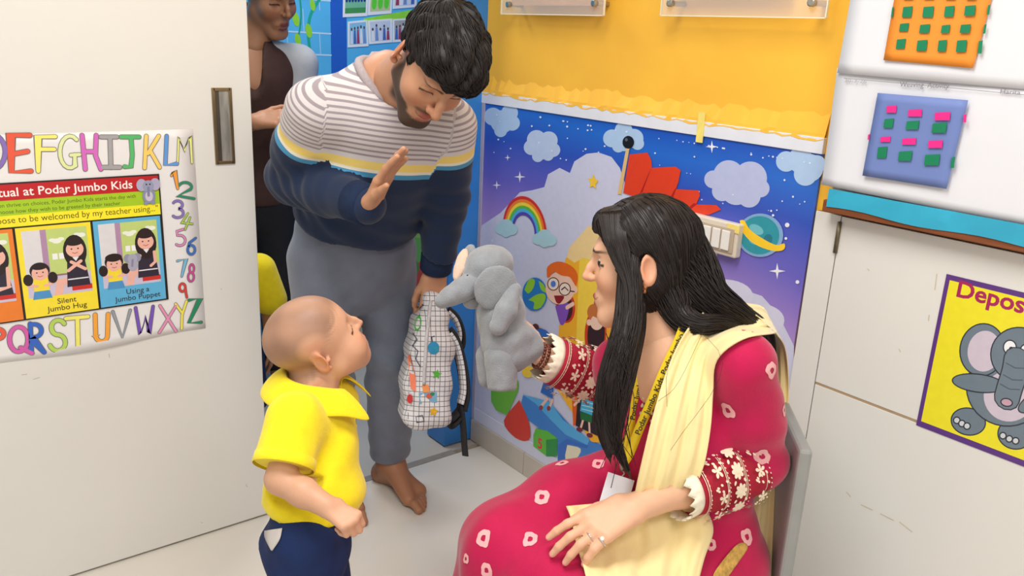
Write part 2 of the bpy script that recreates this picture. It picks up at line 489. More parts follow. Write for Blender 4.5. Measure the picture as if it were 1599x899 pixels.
for i, (za, zb) in enumerate(zip(zs[:-1], zs[1:])):
    for k in range(4):
        x = x_r - 0.05 - 0.14 * k - (0.07 if i % 2 else 0.0); pr.stroke([(x, za), (x + 0.003, zb)], 0.004, (170, 214, 242))
vine = cat([bpt(*q) for q in ((505, -10), (486, 20), (481, 50), (484, 80), (487, 105), (492, 140))], 8)
pr.stroke(vine, 0.012, (22, 170, 140))
vine2 = cat([bpt(*q) for q in ((468, -5), (470, 20), (468, 45), (462, 70), (455, 90))], 8)
pr.stroke(vine2, 0.007, (30, 160, 130))
for q, r in (((462, 30), .020), ((482, 48), .020), ((465, 62), .018), ((488, 8), .016)):
    c = bpt(*q); pr.poly(circle(c, r * .7, 16, r * 1.4, 0.2), (150, 215, 50))
# lower painted garden seen between the legs and beside the arm
for q, r, c in (((560, 470), .16, (34, 92, 50)), ((664, 395), .10, (110, 178, 84)), ((656, 350), .06, (150, 190, 90)), ((664, 430), .075, (206, 78, 62)), ((672, 436), .035, (238, 216, 210)), ((640, 420), .05, (70, 150, 70))):
    pr.poly(circle(bpt(*q), r, 26, r * 1.1), c)
for q in ((566, 505),):
    c = bpt(*q); pr.poly(circle(c, .085, 26, .15), (236, 214, 60)); pr.poly(circle(c, .06, 26, .12), (70, 80, 60))
z0 = bpt(560, 560)[1]; pr.rect(-1.4, 0.004, 2.29, max(z0, 0.1), (196, 186, 170))
pr.obj('painted_garden', bpy.data.objects['wall_back'], 0.45)

# photo prints on the far wall
def photo(corners, kind, label, bg):
    c = [bpt(*q) for q in corners]; cen = sum(c) / 4
    o = thing('photo_print', label, 'photo', (cen[0], BY, cen[1] - 0.1), 'photo prints on the corridor wall')
    mb = MB(); V = [(p[0], BY - 0.0022, p[1]) for p in c] + [(p[0], BY - 0.0002, p[1]) for p in c]
    mb.add(V, [(0, 1, 2, 3), (7, 6, 5, 4), (0, 4, 5, 1), (1, 5, 6, 2), (2, 6, 7, 3), (3, 7, 4, 0)])
    mb.obj('print_paper', m_paper, o)
    def f(s, t): return (c[3] * (1 - s) + c[2] * s) * (1 - t) + (c[0] * (1 - s) + c[1] * s) * t
    pp = Print(lambda u, v, z: (lambda q: (q[0], BY - 0.0025 - z, q[1]))(f(u, v)))
    pp.rect(.08, .10, .92, .93, bg)
    rr = random.Random(kind)
    if kind % 3 == 0:
        for i in range(14): pp.poly(circle((.14 + .72 * (i % 7) / 6, .62 - .15 * (i // 7)), .05, 10, .07), (230, 220, 60) if i < 7 else (40, 60, 130))
        pp.rect(.08, .10, .92, .25, (70, 150, 80))
        for i in range(7): pp.poly(circle((.14 + .72 * i / 6, .72), .03, 8, .045), (110, 76, 54))
    elif kind % 3 == 1:
        for i in range(3): pp.poly(circle((.24 + .26 * i, .35), .11, 12, .2), (96, 214, 50))
        for i in range(5): pp.poly(circle((.18 + .15 * i, .72), .06, 10, .12), (228, 214, 70)); pp.poly(circle((.18 + .15 * i, .88), .03, 8, .045), (92, 62, 44))
    else:
        for i in range(5):
            x = .18 + .16 * i; y = .3 + .2 * rr.random()
            pp.poly([(x - .07, .12), (x + .07, .12), (x + .04, y + .2), (x - .04, y + .2)], [(216, 222, 236), (70, 110, 180), (170, 60, 90), (236, 236, 238), (120, 150, 200)][(i + kind) % 5])
            pp.poly(circle((x, y + .27), .04, 10, .065), (86, 60, 48))
    pp.obj('picture', o, 0.25)
gs = MB(); q = [bpt(*k) for k in ((568, 29), (660, 12), (660, 26), (568, 44))]
gsq = [(p[0], BY - 0.001, p[1]) for p in q] + [(p[0], BY - 0.0001, p[1]) for p in q]
gs.add(gsq, [(0, 1, 2, 3), (7, 6, 5, 4), (0, 4, 5, 1), (1, 5, 6, 2), (2, 6, 7, 3), (3, 7, 4, 0)])
tag(gs.obj('border_strip', mat('lime_paper', (150, 224, 60), 0.6), origin=(float(q[0][0]), BY, float(q[0][1]))), 'lime green paper strip between the rows of photos', 'paper strip')
photo(((536, -30), (576, -30), (573, 25), (535, 27)), 0, 'white bordered group photo of children in yellow, upper row leftmost', (120, 190, 150))
photo(((577, -30), (614, -30), (611, 21), (574, 24)), 1, 'white bordered photo with bright green chairs, upper row second', (196, 206, 150))
photo(((615, -30), (652, -30), (650, 11), (613, 14)), 2, 'pale photo of people in upper row beside the green chairs photo', (214, 206, 206))
photo(((543, 34), (573, 31), (575, 72), (543, 74)), 5, 'blue toned group photo, lower row leftmost', (140, 196, 226))
photo(((574, 32), (612, 29), (612, 66), (576, 69)), 8, 'pale photo of four people in white, lower row', (206, 214, 226))
photo(((613, 30), (645, 28), (645, 64), (613, 66)), 11, 'grey photo in lower row next to the man\'s ear', (176, 172, 170))

# ---- mural board
zb, zt = 0.084, 1.172; yl, yr = 2.184, 0.980
mural = thing('wall_mural', 'printed cartoon castle mural with rainbow and night sky on lower wall', 'mural', (WX, (yl + yr) / 2, 0.084))
def gradient_mat():
    m = bpy.data.materials.new('mural_print_sky'); m.use_nodes = True; nt = m.node_tree; b = nt.nodes['Principled BSDF']
    g = nt.nodes.new('ShaderNodeNewGeometry'); s = nt.nodes.new('ShaderNodeSeparateXYZ'); nt.links.new(g.outputs['Position'], s.inputs[0])
    n = nt.nodes.new('ShaderNodeTexNoise'); n.inputs['Scale'].default_value = 3.0; nt.links.new(g.outputs['Position'], n.inputs['Vector'])
    ad = nt.nodes.new('ShaderNodeMath'); ad.operation = 'MULTIPLY_ADD'; ad.inputs[1].default_value = 0.10; nt.links.new(n.outputs['Fac'], ad.inputs[0]); nt.links.new(s.outputs[2], ad.inputs[2])
    # the printed bands dip towards the room end of the sheet
    ay = nt.nodes.new('ShaderNodeMath'); ay.operation = 'MULTIPLY_ADD'; ay.inputs[1].default_value = -0.05; nt.links.new(s.outputs[1], ay.inputs[0]); nt.links.new(ad.outputs[0], ay.inputs[2])
    mr = nt.nodes.new('ShaderNodeMapRange'); mr.inputs[1].default_value = 0.25; mr.inputs[2].default_value = 1.16; nt.links.new(ay.outputs[0], mr.inputs[0])
    r = nt.nodes.new('ShaderNodeValToRGB'); e = r.color_ramp.elements
    e[0].position = 0.0; e[0].color = lin((206, 206, 236)) + (1,); e[1].position = 1.0; e[1].color = lin((30, 84, 190)) + (1,)
    for p, c in ((0.34, (216, 208, 216)), (0.46, (206, 176, 214)), (0.60, (160, 132, 208)), (0.72, (104, 98, 196)), (0.84, (50, 84, 190)), (0.93, (40, 108, 208))):
        k = e.new(p); k.color = lin(c) + (1,)
    nt.links.new(mr.outputs[0], r.inputs[0]); nt.links.new(r.outputs[0], b.inputs['Base Color']); b.inputs['Roughness'].default_value = 0.32
    return m
MB().box((WX - 0.008, yr, zb), (WX - 0.0005, yl, zt)).obj('board', gradient_mat(), mural)
MX = WX - 0.008
mp = Print(wall_map(MX - 0.0003))
def M2(*q): return [wpt(a, b, MX) for a, b in q]
def mpoly(q, c, smooth=0):
    pts = M2(*q)
    if smooth:
        pts = cat(pts + [pts[0]], smooth)[:-1]
    mp.poly(pts, c)
def mblob(px, py, rx, ry, c, rot=0.0, n=30): mpoly(circle((px, py), rx, n, ry, rot), c)
pale = (208, 210, 234)
# big pale cloud that fills the lower half
mpoly([(752, 352), (764, 344), (782, 332), (812, 300), (831, 297), (850, 292), (856, 272), (874, 262), (890, 270), (897, 252), (916, 240), (935, 238), (955, 245), (968, 262), (976, 286), (1000, 290), (1020, 320), (1060, 370), (1090, 420), (1130, 436), (1160, 452), (1190, 462), (1215, 490), (1240, 540), (1239, 600), (1160, 760), (1040, 800), (900, 755), (738, 655), (742, 500)], pale)
mblob(1075, 395, 45, 30, pale); mblob(1130, 462, 46, 26, (214, 214, 236)); mblob(1185, 500, 40, 26, (214, 214, 236))
def cloud(cx, cy, s, c, lobes):
    for dx, dy, r in lobes: mblob(cx + dx * s, cy + dy * s, r * s, r * s, c)
lc = (176, 204, 238)
cloud(784, 190, 1, lc, ((0, 0, 18), (-14, -8, 14), (12, -14, 13), (16, 2, 12), (-2, 14, 10)))
cloud(846, 228, 1, (190, 206, 238), ((-8, -10, 15), (11, -9, 14), (-16, 2, 12), (18, 6, 11), (0, 6, 15), (-6, 16, 9), (10, 14, 9)))
cloud(974, 214, 1, lc, ((0, -10, 14), (-18, 2, 14), (16, 2, 15), (0, 6, 16), (-8, 14, 10), (22, 10, 10)))
cloud(1150, 286, 1, (186, 194, 230), ((-12, -12, 24), (22, -8, 26), (-36, -6, 14), (38, 8, 14), (0, 10, 24), (-22, 12, 16), (20, 20, 18)))
cloud(1250, 258, 1, lc, ((-22, -6, 16), (0, -8, 20), (14, 4, 22), (26, -2, 14), (8, 14, 18)))
def sparkle(px, py, r, c=(240, 240, 250)):
    mpoly([(px, py - r), (px + r * .16, py - r * .16), (px + r, py), (px + r * .16, py + r * .16), (px, py + r), (px - r * .16, py + r * .16), (px - r, py), (px - r * .16, py - r * .16)], c)
for q in ((812, 276, 9), (776, 289, 7), (793, 246, 5), (1112, 229, 10), (1214, 423, 13), (769, 375, 3)): sparkle(*q)
R2 = random.Random(3)
for k in range(70):
    px = R2.uniform(765, 1275); py = R2.uniform(170, 330) if px > 990 else R2.uniform(175, 250)
    r = R2.uniform(0.7, 1.7); py = max(py, 168 + (px - 757) * .17); mblob(px, py, r, r, (226, 232, 250), n=8)
for q in ((1230, 351, 3.6), (1208, 336, 2), (1228, 372, 2.2), (1246, 440, 3), (1205, 329, 1.6)): mblob(q[0], q[1], q[2], q[2], (236, 236, 248), n=12)
# yellow star
mp.poly(star(wpt(927, 284, MX), 0.022, 0.011), (250, 205, 60))
# rainbow
rc = wpt(819, 362, MX)
for i, c in enumerate(((214, 44, 40), (244, 130, 40), (250, 216, 60), (96, 190, 70), (80, 180, 230), (90, 70, 180))):
    r = 0.108 - 0.0095 * i
    outer = circle(rc, r, 26, r * 1.02, 0, -5, 185); inner = circle(rc, r - 0.0097, 26, (r - 0.0097) * 1.02, 0, 185, -5)
    mp.poly(outer + inner, c)
cloud(791, 354, 1, (176, 214, 226), ((0, 0, 12), (-8, 3, 9), (9, 4, 9), (0, 7, 9)))
cloud(851, 370, 1, (176, 214, 226), ((0, 0, 12), (-10, 3, 9), (10, 5, 9), (0, 7, 9)))
# castle roof
mpoly([(984, 241), (1012, 238), (1018, 250), (1019, 262), (1056, 260), (1064, 266), (1060, 285), (1056, 295), (1092, 297), (1094, 305), (1088, 319), (1120, 320), (1127, 327), (1108, 335), (1080, 334), (1050, 326), (974, 301)], (226, 66, 36))
for q in ([(1018, 262), (1004, 300), (1000, 302), (1014, 270)], [(1058, 292), (1046, 324), (1040, 322), (1054, 296)], [(1090, 318), (1074, 331), (1069, 330), (1084, 317)]): mpoly(q, (176, 30, 30))
mpoly([(979, 230), (984, 231), (971, 303), (965, 303)], (226, 190, 130))
mblob(982, 222, 9, 10, (24, 24, 30)); mblob(979, 218, 2.4, 2.6, (96, 96, 110), n=10)
# planet with a ring
mblob(1188, 367, 36, 34, (130, 170, 214)); mblob(1187, 367, 31, 30, (40, 150, 166)); mblob(1182, 358, 12, 7, (110, 190, 200), 0.5); mblob(1200, 374, 7, 9, (24, 120, 140), 0.3); mblob(1178, 376, 8, 5, (110, 190, 200), 0.5)
mpoly([(1156, 344), (1163, 344), (1172, 358), (1190, 371), (1212, 382), (1226, 380), (1224, 390), (1206, 391), (1180, 381), (1162, 364)], (250, 206, 40), 4)
# pencil tower
mpoly([(884, 404), (893, 390), (960, 372), (1000, 420), (1000, 690), (925, 690), (866, 600)], (250, 184, 44))
mpoly([(906, 398), (960, 372), (1000, 420), (1000, 690), (960, 700), (896, 640), (902, 500)], (254, 216, 76))
mpoly([(938, 395), (1000, 420), (1000, 690), (940, 690)], (246, 176, 50))
mpoly([(886, 402), (890, 386), (908, 366), (920, 352), (950, 360), (958, 385), (930, 408), (912, 402), (898, 410)], (246, 214, 152))
mpoly([(894, 622), (904, 612), (904, 662), (896, 664)], (226, 96, 30))
# globe
mblob(836, 459, 19.5, 26, (40, 124, 200)); 
for q in ([(820, 452), (827, 436), (836, 437), (834, 449), (826, 458)], [(842, 438), (850, 444), (854, 456), (846, 452)], [(826, 468), (838, 460), (850, 458), (853, 466), (845, 480), (834, 482), (835, 472)]): mpoly(q, (150, 206, 50), 3)
# window child with orange hair and round glasses
mblob(884, 478, 15, 26, (210, 60, 40), -0.1); mblob(883, 479, 12, 22, (70, 34, 40), -0.1)
mpoly([(868, 478), (884, 472), (890, 478), (884, 502), (876, 506)], (134, 84, 190), 3)
mblob(876, 449, 23, 26, (250, 206, 184), 0.15); mblob(898, 452, 5, 6, (250, 206, 184))
mpoly([(855, 432), (856, 416), (872, 408), (892, 414), (903, 428), (901, 446), (896, 440), (890, 432), (878, 430), (866, 424), (860, 432)], (236, 108, 34), 3)
for q in ((865, 443), (883, 451)): mblob(q[0], q[1], 9.5, 10.5, (60, 40, 40)); mblob(q[0], q[1], 8, 9, (250, 226, 210)); 
mblob(865, 443, 4, 5, (80, 130, 210)); mp.stroke(M2((878, 452), (883, 448), (888, 453)), 0.004, (60, 40, 40))
mpoly([(866, 461), (882, 462), (876, 473), (870, 472)], (150, 30, 40), 3)
mp.stroke(M2((891, 454), (898, 455)), 0.0035, (60, 40, 40)); mp.stroke(M2((886, 480), (896, 474)), 0.012, (250, 206, 184))
# second window child behind the hair
mblob(931, 520, 17, 40, (214, 70, 30), 0.05); mblob(932, 521, 13.5, 35, (56, 34, 40), 0.05)
mblob(929, 487, 11, 13, (206, 120, 60)); mblob(933, 503, 10, 12, (250, 210, 188)); mblob(921, 503, 4, 5, (250, 210, 188)); mpoly([(921, 490), (934, 476), (944, 484), (940, 498)], (206, 120, 60), 3)
# girl with a bun
mblob(837, 512, 6, 7, (92, 40, 40)); mblob(844, 517, 7, 5, (92, 40, 40)); mblob(845, 524, 14, 11, (50, 110, 200)); mblob(850, 545, 22, 20, (116, 52, 46)); mblob(846, 552, 16, 18, (250, 208, 186)); mblob(826, 580, 10, 9, (250, 210, 60))
# climbing blue slide
mpoly([(815, 628), (818, 616), (838, 622), (858, 626), (890, 662), (922, 688), (960, 700), (940, 730), (872, 722), (872, 690), (826, 655)], (62, 130, 210))
mpoly([(818, 616), (860, 627), (880, 655), (922, 686), (918, 694), (884, 678), (862, 656), (838, 630)], (86, 176, 232))
mpoly([(872, 720), (873, 694), (886, 684), (920, 695), (918, 700), (890, 692), (884, 715)], (50, 110, 200))
mpoly([(887, 694), (908, 700), (900, 716), (884, 716)], (236, 228, 200), 3)
mpoly([(845, 612), (850, 596), (866, 598), (864, 622)], (40, 104, 190)); 
for q in (((856, 622), (846, 634)), ((864, 624), (859, 636))): mp.stroke(M2(*q), 0.009, (240, 196, 176))
for q in ((846, 636), (858, 637)): mblob(q[0], q[1], 3, 4, (150, 60, 60))
# standing child in a striped vest
mpoly([(904, 606), (930, 606), (934, 680), (900, 664)], (40, 30, 40))
for q in (((912, 654), (908, 668)), ((921, 656), (922, 676))): mp.stroke(M2(*q), 0.008, (246, 206, 186))
for q in ((906, 670), (922, 679)): mblob(q[0], q[1], 5, 3.5, (120, 40, 60), 0.3)
mpoly([(907, 642), (926, 648), (925, 660), (908, 654)], (30, 110, 60)); mpoly([(911, 615), (928, 619), (926, 648), (907, 641)], (70, 178, 220))
for k in range(4): mp.stroke(M2((910, 620 + 6 * k), (927, 624 + 6 * k)), 0.0025, (190, 232, 244))
mp.stroke(M2((911, 618), (898, 632)), 0.008, (246, 206, 186)); mblob(918, 602, 10, 12, (246, 206, 186)); mblob(918, 595, 11, 8, (90, 50, 36))
# blocks
mpoly([(768, 596), (806, 588), (811, 596), (810, 610), (793, 648), (776, 640), (768, 626)], (108, 186, 54)); mblob(800, 603, 9, 5, (150, 214, 80))
mpoly([(812, 624), (826, 655), (829, 682), (818, 688), (800, 678), (788, 656)], (216, 56, 40), 3)
mpoly([(834, 679), (838, 668), (856, 672), (872, 684), (870, 710), (855, 712), (834, 696)], (96, 190, 60)); mpoly([(854, 686), (872, 684), (871, 712), (854, 712)], (40, 146, 70))
mp.text('5', wpt(840, 697, MX)[0], wpt(840, 697, MX)[1], 0.05, (220, 60, 70), bold=0.03)
mblob(803, 578, 3, 8, (240, 130, 180))
mp.obj('printed_picture', mural, 0.32)
# white border strips of the board
fr = MB()
fr.box((WX - 0.012, yr, zt), (WX - 0.0005, yl + 0.004, zt + 0.034), 0.001); fr.obj('top_strip', mat('white_border_tape', (230, 232, 240), 0.4, 0.03, 20), mural)
MB().box((WX - 0.0105, 1.25, zb - 0.002), (WX - 0.0082, yl, zb + 0.045), 0.0006).obj('bottom_strip', mat('lavender_border_tape', (214, 216, 236), 0.4, 0.02, 20), mural)
MB().box((WX - 0.0115, yl - 0.014, zb), (WX - 0.0082, yl + 0.002, zt), 0.0006).obj('side_strip', mat('dull_border_tape', (176, 170, 190), 0.35, 0.05, 20), mural)
c = wpt(1100, 198, WX)
tp = MB(); ty = -c[0]
tp.box((WX - 0.0145, ty - 0.010, c[1] - 0.036), (WX - 0.0125, ty + 0.010, c[1] + 0.034)); tag(tp.obj('tape_piece', mat('yellow_tape', (246, 224, 120), 0.4), origin=(WX - 0.0125, ty, c[1])), 'short yellow tape piece across the white strip above the mural', 'tape')
# torn lower edge of the orange paint film above the strip
te = MB(); y = yl; RR = random.Random(5); V = []; n = 60
for i in range(n + 1):
    yy = yl - (yl - yr) * i / n; V += [(WX - 0.0126, yy, zt + 0.034 - RR.uniform(0.002, 0.010)), (WX - 0.0122 + 0.003 * RR.random(), yy, zt + 0.041), (WX - 0.0003, yy, zt + 0.075 + RR.uniform(-.01, .01))]
te.add(V, [(3 * i, 3 * i + 3, 3 * i + 4, 3 * i + 1) for i in range(n)] + [(3 * i + 1, 3 * i + 4, 3 * i + 5, 3 * i + 2) for i in range(n)])
te.obj('peeled_paint_edge', m_orange, bpy.data.objects['wall_right'])
# switch board on the mural
swc = [hit(a, b, 0, WX - 0.03) for a, b in ((1066, 330), (1156, 352), (1148, 403), (1070, 385))]
y0, y1 = swc[1][1] + .004, swc[0][1]; z0, z1 = swc[3][2] + .004, swc[0][2]
m_cream = mat('cream_plastic', (226, 214, 196), 0.35, 0.03, 20)
sw = thing('switch_board', 'cream plastic switch board with a row of rocker switches on the mural', 'switch', (WX - 0.008, (y0 + y1) / 2, z0))
MB().box((WX - 0.030, y0, z0), (WX - 0.0082, y1, z1), 0.004).obj('housing', m_cream, sw)
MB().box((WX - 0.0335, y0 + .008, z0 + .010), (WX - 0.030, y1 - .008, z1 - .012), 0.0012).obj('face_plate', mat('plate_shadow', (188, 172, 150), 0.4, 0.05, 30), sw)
for k in range(5):
    w_ = (y1 - y0 - .03) / 5; ya = y0 + .015 + k * w_
    MB().box((WX - 0.038, ya + .002, z0 + .016), (WX - 0.0335, ya + w_ - .003, z1 - .018), 0.0015).obj('rocker', mat('white_plastic', (238, 234, 228), 0.3, 0.02, 20), sw)
MB().box((WX - 0.0320, y0 - .004, z1 - .02), (WX - 0.0302, y0 + .03, z1 - .002)).obj('tape', mat('yellow_tape', (246, 224, 120)), sw)

# ---- acrylic name plates on the orange wall
m_acr = bpy.data.materials.new('clear_acrylic'); m_acr.use_nodes = True
b = m_acr.node_tree.nodes['Principled BSDF']; b.inputs['Transmission Weight'].default_value = 0.0; b.inputs['Roughness'].default_value = 0.08; b.inputs['Base Color'].default_value = (0.95, 0.97, 1, 1); b.inputs['Alpha'].default_value = 0.16
nz = m_acr.node_tree.nodes.new('ShaderNodeTexNoise'); nz.inputs['Scale'].default_value = 9.0
mr = m_acr.node_tree.nodes.new('ShaderNodeMapRange'); mr.inputs[3].default_value = 0.05; mr.inputs[4].default_value = 0.12
m_acr.node_tree.links.new(nz.outputs['Fac'], mr.inputs[0]); m_acr.node_tree.links.new(mr.outputs[0], b.inputs['Roughness'])
m_edge = mat('acrylic_edge', (236, 226, 196), 0.2, 0.03)
def plate(pl, prr, pb, bolts, label, paper):
    x = WX - 0.045
    a = hit(pl, pb, 0, x); c = hit(prr, pb + 2, 0, x); ya, yb = c[1], a[1]; z = (a[2] + c[2]) / 2; h = 0.30
    t = thing('acrylic_plate', label, 'plate', (WX, (ya + yb) / 2, z), 'clear acrylic plates on the orange wall')
    MB().box((x, ya, z), (x + 0.004, yb, z + h), 0.0008).obj('panel', m_acr, t)
    e = MB(); 
    for lo, hi in (((ya, z - .0012), (yb, z + .0012)), ((ya - .0012, z), (ya + .0012, z + h)), ((yb - .0012, z), (yb + .0012, z + h))): e.box((x - .0005, lo[0], lo[1]), (x + .0045, hi[0], hi[1]))
    e.obj('edge', m_edge, t)
    for q in bolts:
        p = hit(q[0], q[1], 0, x)
        for zz in (p[2], z + h - (p[2] - z)):
            tb = MB().tube([(x - .010, p[1], zz), (x - .009, p[1], zz), (x - .0005, p[1], zz)], [.006, .0085, .0085], 16); tb.tube([(x + .004, p[1], zz), (WX - .0005, p[1], zz)], .0065, 14); tb.obj('standoff_bolt', m_steel, t)
    if paper:
        MB().box((x + .0044, ya + paper[0], z + paper[1]), (x + .0056, yb - paper[2], z + h - .02)).obj('insert', mat(*paper[3]), t)
plate(782, 942, 22, ((796, 7), (930, 5)), 'clear acrylic plate with brown insert on orange wall near the doorway', (.035, .024, .045, ('insert_tan', (196, 140, 80), .5)))
plate(1031, 1289, 25, ((1049, 5), (1270, 4)), 'wide clear acrylic plate with white insert on orange wall near the chart papers', (.10, .046, .03, ('insert_white', (240, 240, 236), .5)))
# ================================================================== cabinet, display board, posters
e0 = 0.972                                            # edge of the cabinet towards the mural
cab = thing('cabinet', 'white laminate cabinet with hinged doors below the display board', 'cabinet', (WX, 0.0, 0))
ly = hit(1326, 345, 0, CABX)[1]; ly2 = hit(1213, 895, 0, CABX)[1]; gy = (ly + ly2) / 2
gz = (hit(1283, 602, 0, CABX)[2] + hit(1425, 655, 0, CABX)[2]) / 2
ztop = hit(1290, 332, 0, CABX)[2]
MB().box((CABX + 0.006, -1.2, 0.002), (WX - 0.0005, e0, ztop)).obj('carcass', m_dark, cab)
MB().box((CABX, gy + 0.0012, 0.002), (CABX + 0.006, e0, ztop), 0.0006).obj('stile', m_white, cab)
d1 = MB().box((CABX, -1.2, gz + 0.003), (CABX + 0.006, gy - 0.0012, ztop - 0.001), 0.0006).obj('upper_door', m_white, cab)
d2 = MB().box((CABX, -1.2, 0.004), (CABX + 0.006, gy - 0.0012, gz - 0.003), 0.0006).obj('lower_door', m_white, cab)
m_hinge = mat('aged_brass', (120, 108, 84), 0.4, 0.15, 60, metal=0.6)
for dd, zc in ((d1, ztop - 0.045), (d2, hit(1221, 884, 0, CABX)[2])):
    MB().tube([(CABX - .003, gy, zc - .033), (CABX - .003, gy, zc + .033)], .0045, 10).obj('hinge', m_hinge, dd, True)
gv = MB().box((CABX + .001, -1.2, gz - .0028), (CABX + .0062, gy - .0014, gz + .0028)).obj('groove_strip', mat('groove_wood', (176, 150, 118), .6), cab)
for q in (((1463, 428), (1460, 452)), ((1451, 492), (1450, 500)), ((1404, 545), (1406, 549)), ((1355, 420), (1357, 422)), ((1322, 768), (1328, 775)), ((1345, 788), (1362, 796)), ((1375, 802), (1395, 812)), ((1405, 815), (1424, 830))):
    sc = Print(wall_map(CABX - .0003)); sc.stroke([wpt(*k, CABX) for k in q], .0022, (206, 192, 172)); sc.obj('scuff_mark', cab, .6)
# ledge and board
lz = (hit(1286, 322, 0, BOARDX - .02)[2], hit(1599, 382, 0, BOARDX - .02)[2])
zl = sum(lz) / 2
ey = hit(1284, 322, 0, BOARDX - .02)[1]
led = MB().box((BOARDX - .02, -1.2, zl - .012), (WX - .0005, ey, zl + .012), .002).obj('wooden_ledge', m_wood, origin=(WX, 0, zl - .012))
tag(led, 'brown wooden ledge along the top of the white cabinet', 'ledge')
bd = MB().box((BOARDX, -1.2, zl + .0125), (WX - .0005, ey - .004, 2.1), .002).obj('display_board', mat('board_backing', (196, 190, 184), .7), origin=(WX, 0, zl + .0125))
tag(bd, 'tall display board above the ledge mostly covered with paper', 'board')
# turquoise border paper, slightly wavy
V = []; n = 40
ztq = zl + .050
for i in range(n + 1):
    y = ey - .01 - 1.1 * i / n; w = .0015 * math.sin(i * .9) + .001 * math.sin(i * 2.3)
    V += [(BOARDX - .0224 + w * .2, y, zl - .001 + .003 * math.sin(i * .7)), (BOARDX - .0222 + w * .2, y, zl + .014), (BOARDX - .0218 + w * .6, y, zl + .036)]
tq = mesh_obj('border_paper', V, [(3 * i + a, 3 * i + 3 + a, 3 * i + 4 + a, 3 * i + 1 + a) for i in range(n) for a in (0, 1)], mat('turquoise_paper', (48, 168, 200), .55, .08, 14, bump=.2, bscale=25), None, False, origin=(BOARDX, 0, zl))
tq.modifiers.new('thickness', 'SOLIDIFY').thickness = .0006
tag(tq, 'turquoise border paper strip folded over the wooden ledge', 'paper strip')
# big white chart papers
m_chart = mat('chart_paper', (228, 228, 233), .6, .02, 6, bump=.12, bscale=9)
def sheet(name, corners, x, m, label, cat_, wav=.0025, parent=None, n=14, group=None):
    c = [wpt(*q, x) for q in corners]            # top-left, top-right, bottom-right, bottom-left
    V = []; rr = random.Random(len(label))
    ph = rr.random() * 6
    for j in range(n + 1):
        for i in range(n + 1):
            s, t = i / n, j / n
            p = (c[0] * (1 - s) + c[1] * s) * (1 - t) + (c[3] * (1 - s) + c[2] * s) * t
            off = wav * (math.sin(5 * s + 3 * t + ph) * .5 + .5) + wav * .8 * t * t
            V.append((x - off, -p[0], p[1]))
    F = [(j * (n + 1) + i, (j + 1) * (n + 1) + i, (j + 1) * (n + 1) + i + 1, j * (n + 1) + i + 1) for j in range(n) for i in range(n)]
    o = mesh_obj(name, V, F, m, parent, True, origin=(x, -c[3][0], c[3][1]) if parent is None else None)
    o.modifiers.new('thickness', 'SOLIDIFY').thickness = -.0004
    if label: tag(o, label, cat_, group)
    return o, c
XS = BOARDX - .012
sheet('chart_paper', ((1308, 106), (1720, 144), (1700, 372), (1284, 288)), XS, m_chart, 'white chart paper with the blue weaving craft and handwriting', 'paper', group='chart papers on the board')
sheet('chart_paper', ((1350, -130), (1750, -110), (1723, 150), (1309, 114)), XS - .003, m_chart, 'white chart paper with the orange weaving craft above', 'paper', group='chart papers on the board')
hw = Print(wall_map(XS - .0062))
def hand(t, a, b, size, c=(120, 116, 130)):
    p, q = wpt(*a, XS - .008), wpt(*b, XS - .008); d = q - p
    hw.text(t, p[0], p[1], size, c, width=float(np.linalg.norm(d)), ang=math.atan2(d[1], d[0]))
hand('Weaving  Activity', (1404, 135), (1481, 138), .0125); hand('30-3-26', (1317, 128), (1352, 130), .010, (170, 166, 176)); hand('Harita', (1560, 146), (1592, 148), .0115)
hw.stroke([wpt(1317, 122, XS - .008), wpt(1450, 134, XS - .008), wpt(1620, 150, XS - .008)], .001, (150, 146, 150))
hw.obj('handwriting', bpy.data.objects['chart_paper'], .7)
# woven paper crafts
def weave(corners, colr, cells, label, extra):
    x = XS - .0095
    root = thing('weaving_craft', label, 'paper craft', hit(*corners[3], 0, x), 'paper weaving crafts on the board')
    sheet('base_sheet', corners, x, mat('craft_' + extra, colr, .6, .04, 10, bump=.1, bscale=14), '', '', .0015, root, 10)
    pm = wall_map(x - .0042)
    for q, c in cells:
        pp = [wpt(*k, x - .004) for k in q]
        V = [pm(p[0], p[1], .0008) for p in pp] + [pm(p[0], p[1], -.0004) for p in pp]
        MB().add(V, [(3, 2, 1, 0), (4, 5, 6, 7), (0, 1, 5, 4), (1, 2, 6, 5), (2, 3, 7, 6), (3, 0, 4, 7)]).obj('woven_strip', mat('strip_%02x%02x%02x' % c, c, .55, .05, 20), root)
def zc(x, y): return (1270 + x * .4229, 0 + y * .4227)
def cell(x0, y0, x1, y1, sk=-5): return [zc(x0, y0), zc(x1, y0 - 3), zc(x1 + sk, y1), zc(x0 + sk, y1)]
GR = (0, 128, 84); PK = (238, 36, 140)
g = [(cell(x, y, x + w_, y + h), GR) for (x, y, w_, h) in ((333, 26, 34, 38), (408, 26, 38, 38), (488, 24, 34, 38), (562, 22, 38, 36), (322, 88, 32, 28), (396, 92, 36, 30), (476, 94, 30, 28), (546, 92, 36, 30), (310, 146, 32, 34), (386, 150, 36, 38), (464, 150, 30, 40), (532, 150, 36, 42), (292, 28, 6, 36), (646, 20, 8, 34), (632, 92, 8, 32), (612, 152, 14, 46))]
g += [(cell(x, -34, x + 36, -2), GR) for x in (338, 414, 494, 570)]
weave((zc(312, -80), zc(676, -70), zc(592, 252), zc(262, 222)), (246, 148, 46), g, 'orange paper weaving craft with rows of green squares', 'orange')
